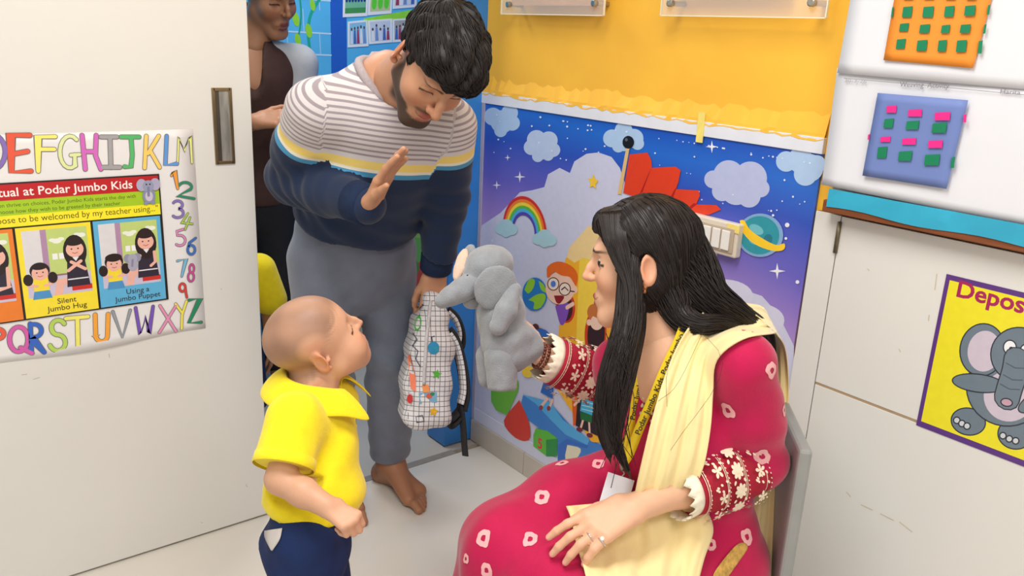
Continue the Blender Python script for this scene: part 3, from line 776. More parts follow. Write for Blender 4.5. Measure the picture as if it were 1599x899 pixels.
g = [(cell(*q, -2), PK) for q in ((272, 392, 308, 416), (352, 406, 402, 430), (450, 416, 506, 444), (250, 506, 286, 524), (330, 512, 380, 534), (426, 520, 478, 546), (556, 424, 566, 452), (203, 498, 209, 516))]
g += [(cell(*q), GR) for q in ((264, 440, 298, 472), (346, 448, 392, 478), (442, 456, 494, 490), (240, 544, 274, 584), (318, 560, 366, 594), (414, 572, 468, 610), (512, 582, 524, 620))]
weave((zc(238, 343), zc(572, 370), zc(494, 697), zc(184, 648)), (112, 132, 192), g, 'slate blue paper weaving craft with pink and green squares', 'blue')
# ---- yellow cartoon poster on the cabinet door
pc = [wpt(*q, CABX) for q in ((1485, 429), (1425, 661))]
u0 = (pc[0][0] + pc[1][0]) / 2; v1 = pc[0][1]; v0 = pc[1][1]; u1 = u0 + .31
po = thing('cartoon_poster', 'yellow poster with purple border and grey elephant on cabinet door', 'poster', (CABX, -(u0 + u1) / 2, v0))
MB().box((CABX - .0012, -u1, v0), (CABX - .0002, -u0, v1)).obj('poster_sheet', mat('poster_purple', (92, 54, 128), .35, .04, 10), po)
pp = Print(wall_map(CABX - .0013))
pp.rect(u0 + .008, v0 + .012, u1 - .008, v1 - .010, (238, 226, 44))
def Q(px, py): return wpt(px, py, CABX - .0015)
t0 = Q(1490, 458)
pp.text('Deposit', t0[0] + .002, t0[1] - .004, .044, (168, 36, 90), bold=.025, width=.146)
gy_, ol, pk, dk = (110, 126, 138), (44, 52, 62), (206, 194, 208), (78, 92, 106)
def blob(px, py, rx, ry, c, rot=0, o=True, n=34):
    k = 1.0
    if o: pp.poly([Q(*q) for q in circle((px, py), rx + 2, n, ry + 2, rot)], ol)
    pp.poly([Q(*q) for q in circle((px, py), rx, n, ry, rot)], c)
blob(1512, 658, 26, 20, gy_, .2); blob(1585, 678, 26, 22, gy_, .2)
for q in ((1494, 656), (1502, 661), (1510, 665)): blob(q[0], q[1], 4, 4, (206, 210, 214))
for q in ((1566, 680), (1576, 685), (1586, 688)): blob(q[0], q[1], 4, 4, (206, 210, 214))
blob(1572, 606, 62, 58, gy_, .2); blob(1576, 618, 40, 40, pk, .2, False)
blob(1534, 546, 34, 40, gy_, .15); blob(1537, 548, 26, 32, pk, .15, False); blob(1660, 580, 36, 42, gy_, .15); blob(1660, 580, 27, 34, pk, .15, False)
blob(1592, 554, 44, 42, gy_, .2); blob(1577, 542, 9, 10, (240, 242, 244)); blob(1603, 548, 9, 10, (240, 242, 244)); blob(1579, 545, 3.5, 4, (24, 24, 28), 0, False); blob(1604, 551, 3.5, 4, (24, 24, 28), 0, False)
blob(1528, 598, 40, 13, gy_, .12); blob(1625, 622, 38, 13, gy_, -.5)
tr = cat([Q(*q) for q in ((1588, 560), (1584, 582), (1577, 604), (1572, 622))], 6)
pp.stroke(tr, .044, ol); pp.stroke(tr, .040, gy_); blob(1572, 628, 8, 5, (196, 160, 176), .2)
for k in (3, 8, 12): 
    p = tr[k]; pp.stroke([(p[0] - .016, p[1]), (p[0], p[1] - .004), (p[0] + .016, p[1] + .001)], .002, dk)
pp.obj('printed_picture', po, .35)
# ================================================================== alphabet sheet and greeting poster on the sliding door
def dq(px, py): return dpt(px, py, DY - .001)
tl, tr_, br, bl = dq(0, 205), dq(304, 206), dq(319, 516), dq(0, 566)
zt_, zb_ = (tl[1] + tr_[1]) / 2, (br[1] + bl[1]) / 2
ur = (tr_[0] + br[0]) / 2
V = []; n = 24; ul = -.42
for j in range(n + 1):
    for i in range(n + 1):
        s, t = i / n, j / n
        off = .0004 + ((.004 * (max(0, t - .955) / .045) ** 2) * (.5 + .5 * math.sin(s * 17 + 1)))
        V.append((ul + (ur - ul) * s, DY - .0006 - off, zt_ + (zb_ - zt_) * t + .004 * math.sin(s * 15) * (t > .97)))
F = [(j * (n + 1) + i, (j + 1) * (n + 1) + i, (j + 1) * (n + 1) + i + 1, j * (n + 1) + i + 1) for j in range(n) for i in range(n)]
sh = thing('alphabet_chart', 'white paper chart of hand coloured letters and numbers on sliding door', 'chart', ((ul + ur) / 2, DY, zb_))
o = mesh_obj('paper', V, F, mat('chart_white', (236, 234, 234), .5, .01, 8), sh); o.modifiers.new('thickness', 'SOLIDIFY').thickness = .0004
def arc(cx, cy, rx, ry, a0, a1, n=12): return [(cx + rx * math.cos(math.radians(a0 + (a1 - a0) * i / n)), cy + ry * math.sin(math.radians(a0 + (a1 - a0) * i / n))) for i in range(n + 1)]
G = {
 'D': [[(0.1, 0), (0.1, 1)], [(0.1, 1)] + arc(.3, .5, .65, .5, 90, -90) + [(0.1, 0)]],
 'E': [[(.95, 1), (.1, 1), (.14, 0), (1, .02)], [(.14, .48), (.85, .56)]],
 'F': [[(1, .98), (.1, .97), (.12, 0)], [(.1, .62), (.95, .62)]],
 'G': [arc(.55, .5, .48, .5, 50, 300) + [(.78, .3), (.78, .42)], [(.6, .40), (1, .42)]],
 'H': [[(.06, 1), (.22, 0)], [(.75, 1), (.72, .4), (.98, 0)], [(.18, .52), (.72, .52)]],
 'I': [[(.05, .97), (.85, .97)], [(.5, .97), (.55, .03)], [(.15, .04), (1, .04)]],
 'J': [[(0, .97), (1, .97)], [(.55, .97), (.62, .4), (.55, .04), (.2, .04)]],
 'K': [[(.2, 1), (.1, 0)], [(.95, 1), (.3, .45)], [(.42, .55), (1, .02)]],
 'L': [[(.2, 1), (.1, .04), (1, .08)]],
 'M': [[(.05, .05), (.12, .95), (.5, .45), (.88, .98), (.98, .0)]],
 'P': [[(.15, 0), (.15, 1)], [(.15, 1)] + arc(.4, .75, .5, .25, 90, -90) + [(.15, .5)]],
 'Q': [arc(.42, .55, .4, .45, 0, 360, 24), [(.5, .25), (1, .04)]],
 'R': [[(.2, .05), (.12, 1)], [(.12, .98)] + arc(.4, .76, .42, .22, 90, -90) + [(.2, .52), (1, 0)]],
 'S': [arc(.55, .75, .4, .24, 30, 260) + arc(.5, .26, .46, .26, 80, -160)],
 'T': [[(0, .92), (1, .98)], [(.52, .95), (.55, 0)]],
 'U': [[(.06, .98), (.1, .25)] + arc(.5, .25, .4, .22, 180, 360) + [(.94, 1)]],
 'V': [[(.03, .95), (.55, .0), (.97, 1)]],
 'W': [[(.05, .95), (.28, .02), (.55, .6), (.75, .05), (.96, 1)]],
 'X': [[(.05, .98), (.95, .05)], [(.95, .98), (.02, 0)]],
 'Y': [[(.05, .9), (.55, .6)], [(.95, 1), (.58, .5), (.55, 0)]],
 'Z': [[(.1, .92), (.92, .98), (.08, .08), (1, .1)]],
 '1': [[(.05, .72), (.45, .98), (.85, .0)]],
 '2': [arc(.5, .72, .36, .26, 160, -30) + [(.1, .2), (1, .04)]],
 '3': [arc(.45, .76, .42, .23, 150, -80) + arc(.45, .28, .5, .26, 80, -140)],
 '4': [[(.6, 1), (.05, .42), (1, .35)], [(.8, .75), (.35, 0)]],
 '5': [[(.75, .98), (.15, .85), (.22, .6)] + arc(.42, .33, .48, .3, 100, -130)],
 '6': [[(.95, .98), (.3, .7)] + arc(.5, .28, .38, .27, 150, 510, 20)],
 '7': [[(.05, .88), (.95, .98), (.5, 0)]],
 '8': [arc(.6, .74, .3, .24, 0, 360, 18), arc(.5, .26, .38, .26, 0, 360, 18)],
 '9': [arc(.4, .7, .33, .28, 0, 360, 18), [(.72, .72), (.8, .3), (.9, 0)]],
}
LET = [('D', -28, 208, 10, 266, (136, 112, 190), 5.5), ('E', 13, 211, 48, 268, (232, 92, 64), 6.5), ('F', 56, 212, 86, 267, (248, 238, 120), 5.5), ('G', 91, 212, 124, 262, (226, 236, 170), 5), ('H', 126, 211, 158, 264, (216, 108, 196), 6), ('I', 156, 212, 187, 263, (166, 164, 168), 6), ('J', 189, 212, 217, 262, (84, 188, 108), 6), ('K', 223, 212, 249, 262, (248, 212, 108), 5.5), ('L', 256, 212, 276, 259, (96, 156, 226), 5.5), ('M', 276, 212, 300, 254, (236, 238, 140), 2.6),
 ('1', 267, 266, 279, 294, (246, 160, 60), 3.4), ('2', 275, 284, 303, 311, (30, 140, 104), 3.4), ('3', 269, 313, 287, 340, (136, 116, 196), 3.2), ('4', 283, 333, 300, 358, (168, 206, 80), 2.6), ('5', 273, 357, 291, 384, (226, 140, 196), 2.8), ('6', 291, 371, 306, 397, (52, 110, 196), 3.4), ('7', 276, 404, 291, 431, (120, 190, 226), 3.0), ('8', 292, 412, 304, 439, (206, 72, 150), 2.6), ('9', 279, 442, 293, 464, (216, 62, 56), 3.2),
 ('P', -14, 513, 8, 545, (232, 96, 70), 6), ('Q', 14, 510, 50, 553, (214, 96, 176), 6), ('R', 44, 505, 69, 550, (52, 104, 200), 6), ('S', 76, 499, 103, 547, (184, 216, 96), 6), ('T', 103, 493, 137, 542, (246, 238, 110), 6), ('U', 147, 490, 170, 534, (250, 170, 60), 6), ('V', 175, 484, 204, 527, (150, 160, 170), 4.2), ('W', 210, 478, 240, 522, (120, 84, 190), 4.6), ('X', 248, 476, 276, 519, (232, 150, 190), 4), ('Y', 273, 470, 292, 513, (244, 232, 90), 3.8), ('Z', 293, 465, 314, 507, (24, 140, 96), 4.6)]
for ch, x0, y0, x1, y1, c, w in LET:
    p = Print(door_map(DY - .0022))
    pxm = .0017 * w / 1.15
    strokes = [[dq(x0 + (x1 - x0) * a, y1 + (y0 - y1) * b) for a, b in s] for s in G[ch]]
    for s in strokes: p.stroke(s, pxm + .0026, (110, 100, 96))
    for s in strokes: p.stroke(s, pxm, c)
    p.obj('letter', sh, .6)
# ---- greeting poster
pTR, pBR = dq(249, 271), dq(262, 467)
u1 = (pTR[0] + pBR[0]) / 2; v1, v0 = pTR[1], pBR[1]; u0 = u1 - .70
gp = thing('greeting_poster', 'red headed greeting poster with coloured picture panels framed by alphabet', 'poster', ((u0 + u1) / 2, DY, v0))
MB().box((u0, DY - .0034, v0), (u1, DY - .0023, v1)).obj('poster_sheet', mat('poster_black', (30, 28, 30), .35), gp)
p = Print(door_map(DY - .0035))
H = v1 - v0
vr = dq(252, 296)[1]; vg = dq(255, 317)[1]; vy = dq(256, 333.5)[1]
bo = .0035
p.rect(u0, vr, u1 - bo, v1 - bo, (192, 28, 38)); p.rect(u0, vg, u1 - bo, vr, (168, 206, 40)); p.rect(u0, vy, u1 - bo, vg, (250, 238, 50))
ux = lambda px, py: dq(px, py)[0]
p.text('Ritual at Podar Jumbo Kids', ux(206, 285), vr + .009, .027, (250, 244, 240), 'r', bold=.012, width=.300)
p.text('Children thrive on choices, Podar Jumbo Kids starts the day with', ux(211, 300), vr - .0145, .0125, (70, 84, 20), 'r', width=.315)
p.text('and choose how they wish to be greeted by their teacher', ux(187, 313), vg + .0045, .0125, (70, 84, 20), 'r', width=.275)
p.text('"I choose to be welcomed by my teacher using..."', ux(246, 325), vy + .009, .0205, (84, 72, 16), 'r', width=.375)
xs = [ux(262, 460) - bo, ux(149, 420), ux(28, 420), ux(28, 420) - .160, ux(28, 420) - .32]
pcs = [(96, 182, 226), (250, 228, 60), (238, 130, 48), (130, 190, 90)]
caps = [('Using a', 'Jumbo Puppet'), ('Silent', 'Jumbo Hug'), ('High', 'Five'), ('', '')]
def girl(cx, z, s, skin=(240, 184, 168), long=True, dress=(48, 44, 62)):
    hr = (40, 30, 34)
    if long: p.poly(circle((cx, z - .01 * s), .036 * s, 20, .056 * s), hr)
    else:
        for k in (-1, 1): p.poly(circle((cx + k * .040 * s, z - .026 * s), .016 * s, 14, .022 * s), hr)
    p.poly(circle((cx, z + .006 * s), .033 * s, 22, .030 * s), hr)
    p.poly(circle((cx, z - .004 * s), .027 * s, 22, .027 * s), skin)
    p.poly(circle((cx, z + .020 * s), .026 * s, 16, .012 * s), hr)
    for k in (-1, 1): p.poly(circle((cx + k * .010 * s, z - .002 * s), .0028 * s, 8), (50, 30, 30))
    p.stroke([(cx - .008 * s, z - .015 * s), (cx, z - .018 * s), (cx + .008 * s, z - .015 * s)], .0022 * s, (180, 70, 70))
for i in range(4):
    a, b_ = xs[i + 1] + bo, xs[i] - bo * .5
    p.rect(a, v0 + bo, b_, vy - bo, pcs[i])
    w = b_ - a; ia, ib, iz0, iz1 = a + .07 * w, b_ - .06 * w, v0 + .050, vy - .012
    p.rect(ia, iz0, ib, iz1, (206, 196, 220)); p.rect(ia, iz0 + .050, ib, iz1, (196, 216, 128)); p.rect(ia, iz0 + .03, ia + .30 * w, iz1, (224, 222, 226)); p.rect(ia + .24 * w, iz0 + .03, ia + .32 * w, iz1, (178, 142, 176))
    p.rect(ia + .30 * w, iz0 + .046, ib - .30 * w, iz0 + .050, (150, 110, 120))
    for cx, cz, r in ((.46, .026, .007), (.52, .029, .010), (.58, .025, .007), (.80, .018, .007), (.86, .020, .009)):
        p.poly(circle((a + cx * w, iz1 - cz), r, 14, r * .6), (240, 244, 232))
    for k in range(3): p.rect(a + (.44 + .09 * k) * w, iz1 - .072, a + (.51 + .09 * k) * w, iz1 - .058, (244, 244, 246))
    S_ = .66
    tx, tz = b_ - .25 * w, iz1 - .050
    sk_ = (240, 184, 168)
    p.poly([(tx - .052, iz0), (tx - .044, iz0 + .038), (tx + .005, iz0 + .040), (tx + .005, iz0 + .022), (tx - .030, iz0 + .022), (tx - .036, iz0)], sk_)
    p.rect(tx - .014, iz0 + .006, ib, iz0 + .018, (206, 52, 44))
    p.poly([(tx - .024, iz0 + .016), (tx - .018, tz - .020), (tx + .018, tz - .020), (tx + .026, iz0 + .016)], (46, 42, 60))
    p.stroke([(tx - .020, iz0 + .034), (tx + .022, iz0 + .034)], .003, (230, 228, 236))
    girl(tx, tz, S_ * 1.05); p.poly([(tx - .007, tz - .021), (tx + .007, tz - .021), (tx, tz - .031)], (236, 236, 240))
    if i == 0: p.stroke([(tx - .016, tz - .036), (tx - .048, tz - .042)], .008, sk_); p.stroke([(tx + .018, tz - .030), (tx + .019, tz - .055), (tx + .008, tz - .064)], .007, sk_)
    if i == 1:
        p.stroke([(tx - .018, tz - .052), (tx + .010, tz - .032)], .0075, sk_); p.stroke([(tx + .018, tz - .052), (tx - .010, tz - .032)], .0075, sk_)
    if i == 2: p.stroke([(tx + .02, tz - .03), (tx + .018, iz0 + .034), (tx - .008, iz0 + .028)], .0075, sk_)
    cx_, cz_ = a + .25 * w, iz0 + .060
    p.poly([(cx_ - .020, iz0 - .004), (cx_ - .015, iz0 + .018), (cx_ + .015, iz0 + .018), (cx_ + .020, iz0 - .004)], (80, 150, 206))
    p.poly([(cx_ - .016, iz0 + .015), (cx_ - .015, cz_ - .012), (cx_ + .015, cz_ - .012), (cx_ + .016, iz0 + .015)], (248, 222, 60))
    for k in (-1, 1): p.stroke([(cx_ + k * .017, cz_ - .016), (cx_ + k * .023, cz_ - .030), (cx_ + k * .008, cz_ - .033)], .006, sk_)
    girl(cx_, cz_, S_ * .95, long=False)
    if i == 0:
        p.poly(circle((cx_, cz_ + .014), .019, 18, .010), (40, 30, 34))
        ex, ez = a + .53 * w, iz0 + .060
        for k in (-1, 1): p.poly(circle((ex + k * .011, ez + .008), .009, 16, .011), (150, 150, 176))
        p.poly(circle((ex, ez + .006), .011, 18, .012), (172, 170, 192)); p.poly(circle((ex, ez - .011), .012, 18, .014), (172, 170, 192)); p.stroke([(ex, ez + .003), (ex - .002, ez - .012)], .005, (140, 138, 164))
    for k, t in enumerate(caps[i]):
        if t: p.text(t, (a + b_) / 2 + .010, v0 + .029 - .0165 * k, .0185, (50, 46, 40), 'c')
ex, ez = ux(231, 295), vr - .002
for dx in (-.015, .016): p.poly(circle((ex + dx, ez + .017), .012, 18, .015), (176, 172, 200))
p.poly(circle((ex, ez - .010), .015, 20, .018), (140, 146, 176)); p.poly(circle((ex, ez + .014), .013, 20, .014), (150, 156, 184)); p.poly(circle((ex, ez - .011), .009, 16, .012), (206, 196, 214)); p.stroke([(ex, ez + .010), (ex - .001, ez - .009)], .006, (124, 130, 162))
for k in (-1, 1): p.poly(circle((ex + k * .008, ez - .027), .006, 12, .004), (140, 146, 176)); p.poly(circle((ex + k * .004, ez + .018), .002, 8), (30, 30, 40))
p.obj('printed_picture', gp, .35)
for q in (((52, 592), (62, 589)), ((34, 585), (42, 584)), ((384, 756), (386, 760)), ((314, 815), (316, 816)), ((345, 450), (346, 452)), ((170, 552), (171, 558))):
    sm = Print(door_map(DY - .0004)); sm.stroke([dpt(*k) for k in q], .0016, (190, 182, 168)); sm.obj('scuff_mark', door, .6)
# ================================================================== people: shared builders
def sstep(a, b, x): 
    t = np.clip((x - a) / (b - a), 0, 1); return t * t * (3 - 2 * t)
def mixc(C, c, m): return C * (1 - m[:, None]) + np.array(lin(c)) * m[:, None]
def build_head(M, c, s, kind, neck, skin, lip, brow, neck_r=.054, beard=None, stubble=None, smile=0.0, lids=0.5):
    """head, face, ears and neck as one surface; local axes: x right, y forward, z up"""
    F = Field()
    child = kind == 'child'; fem = kind == 'woman'
    L = lambda *p: np.array(p, float)
    if child:
        F.ell(L(0, -.014, .034), (.074, .088, .072), k=.03)
        F.ell(L(0, .022, -.020), (.058, .060, .066), k=.03)
        F.ball(L(0, .056, -.076), .018, .03)
        for x in (-1, 1):
            F.ball(L(x * .036, .050, -.038), .030, .025); F.cone(L(x * .046, .008, -.050), L(x * .010, .052, -.076), .020, .018, .03)
    else:
        w = .90 if fem else 1.0
        F.ell(L(0, -.014, .040), (.073, .094, .080), k=.03)
        F.ell(L(0, .024, -.015), (.058 * w, .066, .085), k=.03)
        F.cone(L(-.012, .072, -.098), L(.012, .072, -.098), .016 * w + .002, None, .025)
        for x in (-1, 1):
            F.cone(L(x * .052 * w, -.002, -.052), L(x * .016 * w, .066, -.096), .018, .015, .03)
            F.ball(L(x * .038 * w, .056, -.022), .026, .03)
        F.cone(L(-.030, .078, .030), L(.030, .078, .030), .012 if fem else .014, None, .02)
    nz = .62 if child else (.84 if fem else 1.0)
    ny = .080 if child else .092
    F.chain([L(0, ny - .002, .018 * nz), L(0, ny + .010 * nz, .000), L(0, ny + .021 * nz, -.021 * nz)], [.0075 * nz, .0080 * nz, .0105 * nz], .009)
    F.ball(L(0, ny + .010 * nz, -.027 * nz), .008 * nz, .008)
    for x in (-1, 1): F.ball(L(x * .0115 * nz, ny + .007 * nz, -.025 * nz), .0078 * nz, .006)
    ex, ey, ez = (.027, .062, .004) if child else (.031, .070, .010)
    for x in (-1, 1):
        F.ball(L(x * ex, ey + .021, ez), .0165, .014, True)
        F.ball(L(x * ex, ey - .002, ez), .0135, .004)                      # lids over the eyeball
        F.cone(L(x * (ex - .011), ey + .0095, ez - .0035), L(x * (ex + .013), ey + .0065, ez - .0045), .0022, .002, .004)
    mz = -.052 if child else -.062; my = .078 if child else (.090 if fem else .088)
    ws = .85 if child else 1.0
    F.ell(L(0, my - .008, mz), (.027 * ws, .014, .018 * ws), k=.014)
    up = smile * .007
    up_pts = [L(-.025 * ws, my - .011, mz + .001 + up), L(-.010, my + .0015, mz + .006), L(0, my + .0035, mz + .0045), L(.010, my + .0015, mz + .006), L(.025 * ws, my - .011, mz + .001 + up)]
    lo_pts = [L(-.023 * ws, my - .011, mz - .001 + up), L(-.010, my, mz - .008), L(0, my + .0015, mz - .0095), L(.010, my, mz - .008), L(.023 * ws, my - .011, mz - .001 + up)]
    F.chain(up_pts, [.002, .0052, .0056, .0052, .002], .0035); F.chain(lo_pts, [.002, .0058, .0064, .0058, .002], .0035)
    er = .066 if child else .072; eyy = -.014 if child else -.012
    for x in (-1, 1):
        e0 = L(x * (er + .004), eyy, -.004)
        a = unit(L(x * .80, -.55, 0)); Mx = np.stack([a, unit(np.cross(L(0, 0, 1), a)), L(0, 0, 1)], 1)
        q = .85 if child else 1.0
        F.ell(e0 + a * .006, (.0062, .0185 * q, .031 * q), Mx, k=.007)
        F.ell(e0 + a * .0125 + L(0, .004, .001), (.006, .0115 * q, .020 * q), Mx, k=.003, sub=True)
        F.ball(e0 + L(x * .002, .006, -.025 * q), .0072 * q, .006)
        F.ball(e0 + L(x * .002, .013, -.004), .0055, .005)
    nb = M.T @ (np.asarray(neck, float) - c) / s
    F.cone(L(0, -.030, -.050), nb, neck_r / s * .95, neck_r / s * 1.05, .022)
    if not child: F.cone(L(0, .018, -.085), nb + L(0, .028, 0), .020, .022, .03)
    V, Fc = F.mesh(.0026, 1, pad=.012)
    x, y, z = V[:, 0], V[:, 1], V[:, 2]; ax = np.abs(x)
    C = np.tile(np.array(lin(skin)), (len(V), 1))
    wob = .0022 * np.sin(x * 900) * np.sin(z * 700 + y * 500)
    red = tuple(int(v) for v in np.clip(np.array(skin) * (1.0, .86, .82), 0, 255))
    C = mixc(C, red, .55 * np.exp(-((ax - .040) ** 2 + (z + .028) ** 2) / (2 * .014 ** 2)) * (y > .03))
    C = mixc(C, red, .7 * sstep(er + .003, er + .012, ax) * (np.abs(z) < .045) * (np.abs(y - eyy) < .04))
    C = mixc(C, red, .5 * np.exp(-(ax ** 2 + (z + .024) ** 2 + (y - ny - .016) ** 2) / (2 * .010 ** 2)))
    # lips: near the two lip lines
    dl = np.full(len(V), 1.0)
    for pts, rr in ((up_pts, (.0022, .0056, .0060, .0056, .0022)), (lo_pts, (.0022, .0062, .0068, .0062, .0022))):
        for i in range(4):
            a, b = pts[i], pts[i + 1]; ab = b - a; t = np.clip(((V - a) @ ab) / (ab @ ab), 0, 1)
            dl = np.minimum(dl, np.linalg.norm(V - a - t[:, None] * ab, axis=1) - (rr[i] + (rr[i + 1] - rr[i]) * t))
    if beard:
        zl = np.interp(y, [-.03, .000, .012, .040, .064, .075, .12], [-.040, .010, -.010, -.044, -.058, -.070, -.078])
        m = sstep(.000, .010, zl - z + wob) * sstep(-.010, .004, y) * (1 - sstep(-.118, -.145, z)) * sstep(er + .004, er - .002, ax)
        must = np.exp(-((z - mz - .0145) / .0060) ** 2) * (ax < .032) * (y > .058)
        m = np.maximum(m, .85 * must * sstep(.036, .024, ax))
        C = mixc(C, beard, np.clip(m, 0, 1) * .93)
    C = mixc(C, lip, sstep(.0020, .0000, dl))
    mid = np.exp(-((z - (mz - .0012 + up * (ax / .024) ** 2)) / .0014) ** 2) * (ax < .025 * ws) * (y > .06)
    C = mixc(C, (90, 36, 34), .8 * mid)
    # brows
    if brow:
        bz = ez + (.0245 if fem else .0215) - .25 * np.maximum(ax - .030, 0) + (-.06 if fem else .10) * np.minimum(ax - .030, 0)
        m = sstep(.0050, .0024, np.abs(z - bz) * (1 + .6 * sstep(.03, .05, ax))) * sstep(.008, .014, ax) * (1 - sstep(.044, .054, ax)) * (y > .045)
        C = mixc(C, brow, np.clip(m, 0, 1) * .9)
    # lash line where the lids meet
    lz = ez - .0035 * lids - .001
    dx = ax - ex
    m = sstep(.0030, .0014, np.abs(z - (lz - 14 * dx ** 2 + .05 * dx))) * (dx > -.0145) * (dx < .019) * (y > ey - .006)
    C = mixc(C, (30, 22, 22), m * .95)
    if stubble:
        zl = np.interp(y, [-.12, -.045, -.02, .01, .035, .060, .075], [-.040, -.035, -.010, .022, .040, .056, .064])
        m = sstep(-.012, .016, z - zl + 3 * wob) * sstep(er + .008, er + .000, ax)
        bl = .5 + .5 * np.sin(x * 70 + 1) * np.sin(y * 60 + z * 45)
        C = mixc(C, stubble, np.clip(m * (.42 + .30 * bl), 0, 1))
    W = (V * s) @ M.T + c
    return W, Fc, C
def eyeballs(M, c, s, child, parent, down=0.0, fwd=0.0, gaze=0.0):
    ex, ey, ez = (.027, .062, .004) if child else (.031, .070, .010)
    for x in (-1, 1):
        V, F = Field().ball(np.array([0, 0, 0.]), .0128, .001).mesh(.0022, 1, pad=.006)
        d = unit([gaze, 1, -down]); C = np.tile(np.array(lin((232, 226, 220))), (len(V), 1))
        a = (V / np.linalg.norm(V, axis=1)[:, None]) @ d
        C = mixc(C, (46, 28, 20), sstep(.80, .85, a)); C = mixc(C, (12, 9, 9), sstep(.965, .98, a))
        W = ((V + np.array([x * ex, ey + fwd - (.0014 if child else .0006), ez - .0008])) * s) @ M.T + c
        mesh_obj('eye', W, F, attr_mat('eye_wet', rough=.15), parent, cols=C, dom='POINT')
def add_hand(F, wrist, d, n, t, s=1.0, curl=(.2, .2, .2, .2), spread=.06, thumb=(.6, .6, -.25), tcurl=.25, nails=None, wr=.024):
    """palm, four jointed fingers and a thumb; d along the hand, n out of its back, t towards the thumb"""
    d = unit(d); n = unit(np.asarray(n, float) - d * (np.asarray(n) @ d)); t0 = np.cross(d, n); t = t0 * np.sign(t0 @ np.asarray(t, float))
    w = np.asarray(wrist, float)
    F.cone(w - d * .03 * s, w + d * .012 * s, wr * s, wr * .95 * s, .015 * s, (n, 1.25))
    offs = (.029, .0095, -.0095, -.027); fac = (.93, 1.04, .97, .78); kn = (.088, .092, .087, .078)
    for i in range(4):
        a = w + t * offs[i] * .55 * s + d * .006 * s; b = w + d * kn[i] * s + t * offs[i] * s
        F.cone(a, b, .0150 * s, .0118 * s, .012 * s)
        dd = unit(d + t * spread * (1.5 - i)); p = b; r = .0098 * s; ang = 0
        cc = curl[i]
        for j, (Ls, bend, rr) in enumerate(((.044, 62, .0088), (.027, 80, .0080), (.022, 45, .0068))):
            ang += math.radians(bend) * cc
            q = p + (dd * math.cos(ang) - n * math.sin(ang)) * Ls * fac[i] * s
            F.cone(p, q, r, rr * s, .0035 * s if j else .006 * s); r = rr * s; p = q
        if nails is not None: nails.append((p + (n * math.cos(ang) + dd * math.sin(ang)) * .0055 * s, .0062 * s))
    b = w + d * .022 * s + t * .024 * s
    F.cone(w + d * .02 * s + t * .012 * s, b, .016 * s, .0145 * s, .012 * s)
    td = unit(d * thumb[0] + t * thumb[1] + n * thumb[2]); q = b + td * .042 * s
    F.cone(b, q, .0135 * s, .0105 * s, .010 * s)
    td2 = unit(td + d * tcurl - n * tcurl * .6 - t * tcurl * .5); q2 = q + td2 * .030 * s
    F.cone(q, q2, .0102 * s, .0092 * s, .004 * s); q3 = q2 + unit(td2 - t * tcurl * .4) * .022 * s; F.cone(q2, q3, .0092 * s, .0074 * s, .004 * s)
    return F
def add_foot(F, ankle, toe, side, s=1.0):
    """bare foot: heel, instep, ball and five toes; side points to the big toe"""
    a = np.asarray(ankle, float); g = np.array([a[0], a[1], 0.0]); d = unit(np.array([toe[0] - a[0], toe[1] - a[1], 0.0])); t = np.cross(d, [0, 0, 1.0]); t = t * np.sign(t @ np.asarray(side, float))
    z = np.array([0, 0, 1.0])
    heel = g - d * .045 * s + z * .030 * s
    F.cone(a + z * .10 * s, a, .034 * s, .035 * s, .02); F.cone(a, heel, .034 * s, .029 * s, .03 * s)
    ball_i = g + d * .135 * s + t * .026 * s + z * .020 * s; ball_o = g + d * .110 * s - t * .030 * s + z * .018 * s
    F.cone(a - z * .012 * s + d * .02 * s, ball_i + z * .004, .036 * s, .021 * s, .03 * s); F.cone(heel - z * .008 * s, ball_o, .025 * s, .018 * s, .03 * s); F.cone(a - z * .03 * s, ball_o + z * .003, .028 * s, .018 * s, .03 * s)
    for k in (-1, 1): F.ball(a + t * k * .030 * s + z * .004, .012 * s, .015 * s)
    for i, (o, st, ln, r) in enumerate(((.027, .138, .052, .0125), (.010, .138, .050, .0088), (-.004, .132, .044, .0082), (-.017, .124, .037, .0078), (-.029, .113, .030, .0074))):
        p = g + d * st * s + t * o * s + z * .019 * s; q = p + d * ln * .55 * s + z * .004 * s; e = p + d * ln * s - z * (.019 - r * .95) * s
        F.cone(p, q, r * 1.1 * s, r * s, .006 * s); F.cone(q, e, r * s, r * .95 * s, .003 * s)
    return F
def nail_cols(V, C, nails, c):
    for p, r in nails: C = mixc(C, c, sstep(r, r * .6, np.linalg.norm(V - p, axis=1)))
    return C
def locks(VF, n, flow, length, rad, seed=1, keep=None, lift=.0015, wave=.004, seg=5, npt=6):
    """short tapered locks that lie along a hair surface"""
    V, F = VF; N = vnormals(V, F); T = bvh(V, F); rr = np.random.RandomState(seed); VV = []; FF = []
    idx = np.arange(len(V)) if keep is None else np.where(keep(V))[0]
    for i in rr.choice(idx, n):
        p = V[i].copy(); pts = []; L = length * rr.uniform(.6, 1.3); r0 = rad * rr.uniform(.7, 1.3); ph = rr.uniform(0, 6)
        for k in range(npt):
            q = T.find_nearest(Vector(p)); nn = np.array(q[1]); p = np.array(q[0])
            fl = flow(p); fl = fl - nn * (fl @ nn); fl = unit(fl)
            sd = np.cross(fl, nn)
            pts.append(p + nn * (lift * math.sin(math.pi * k / (npt - 1)) + r0 * .2) + sd * wave * math.sin(ph + k * 1.1)); p = p + fl * L / (npt - 1)
        v, f = tube(pts, [r0 * (.5 + .6 * math.sin(math.pi * min(1, (k + .6) / npt))) for k in range(npt)], seg)
        b = len(VV); VV += v; FF += [tuple(x + b for x in g) for g in f]
    return VV, FF
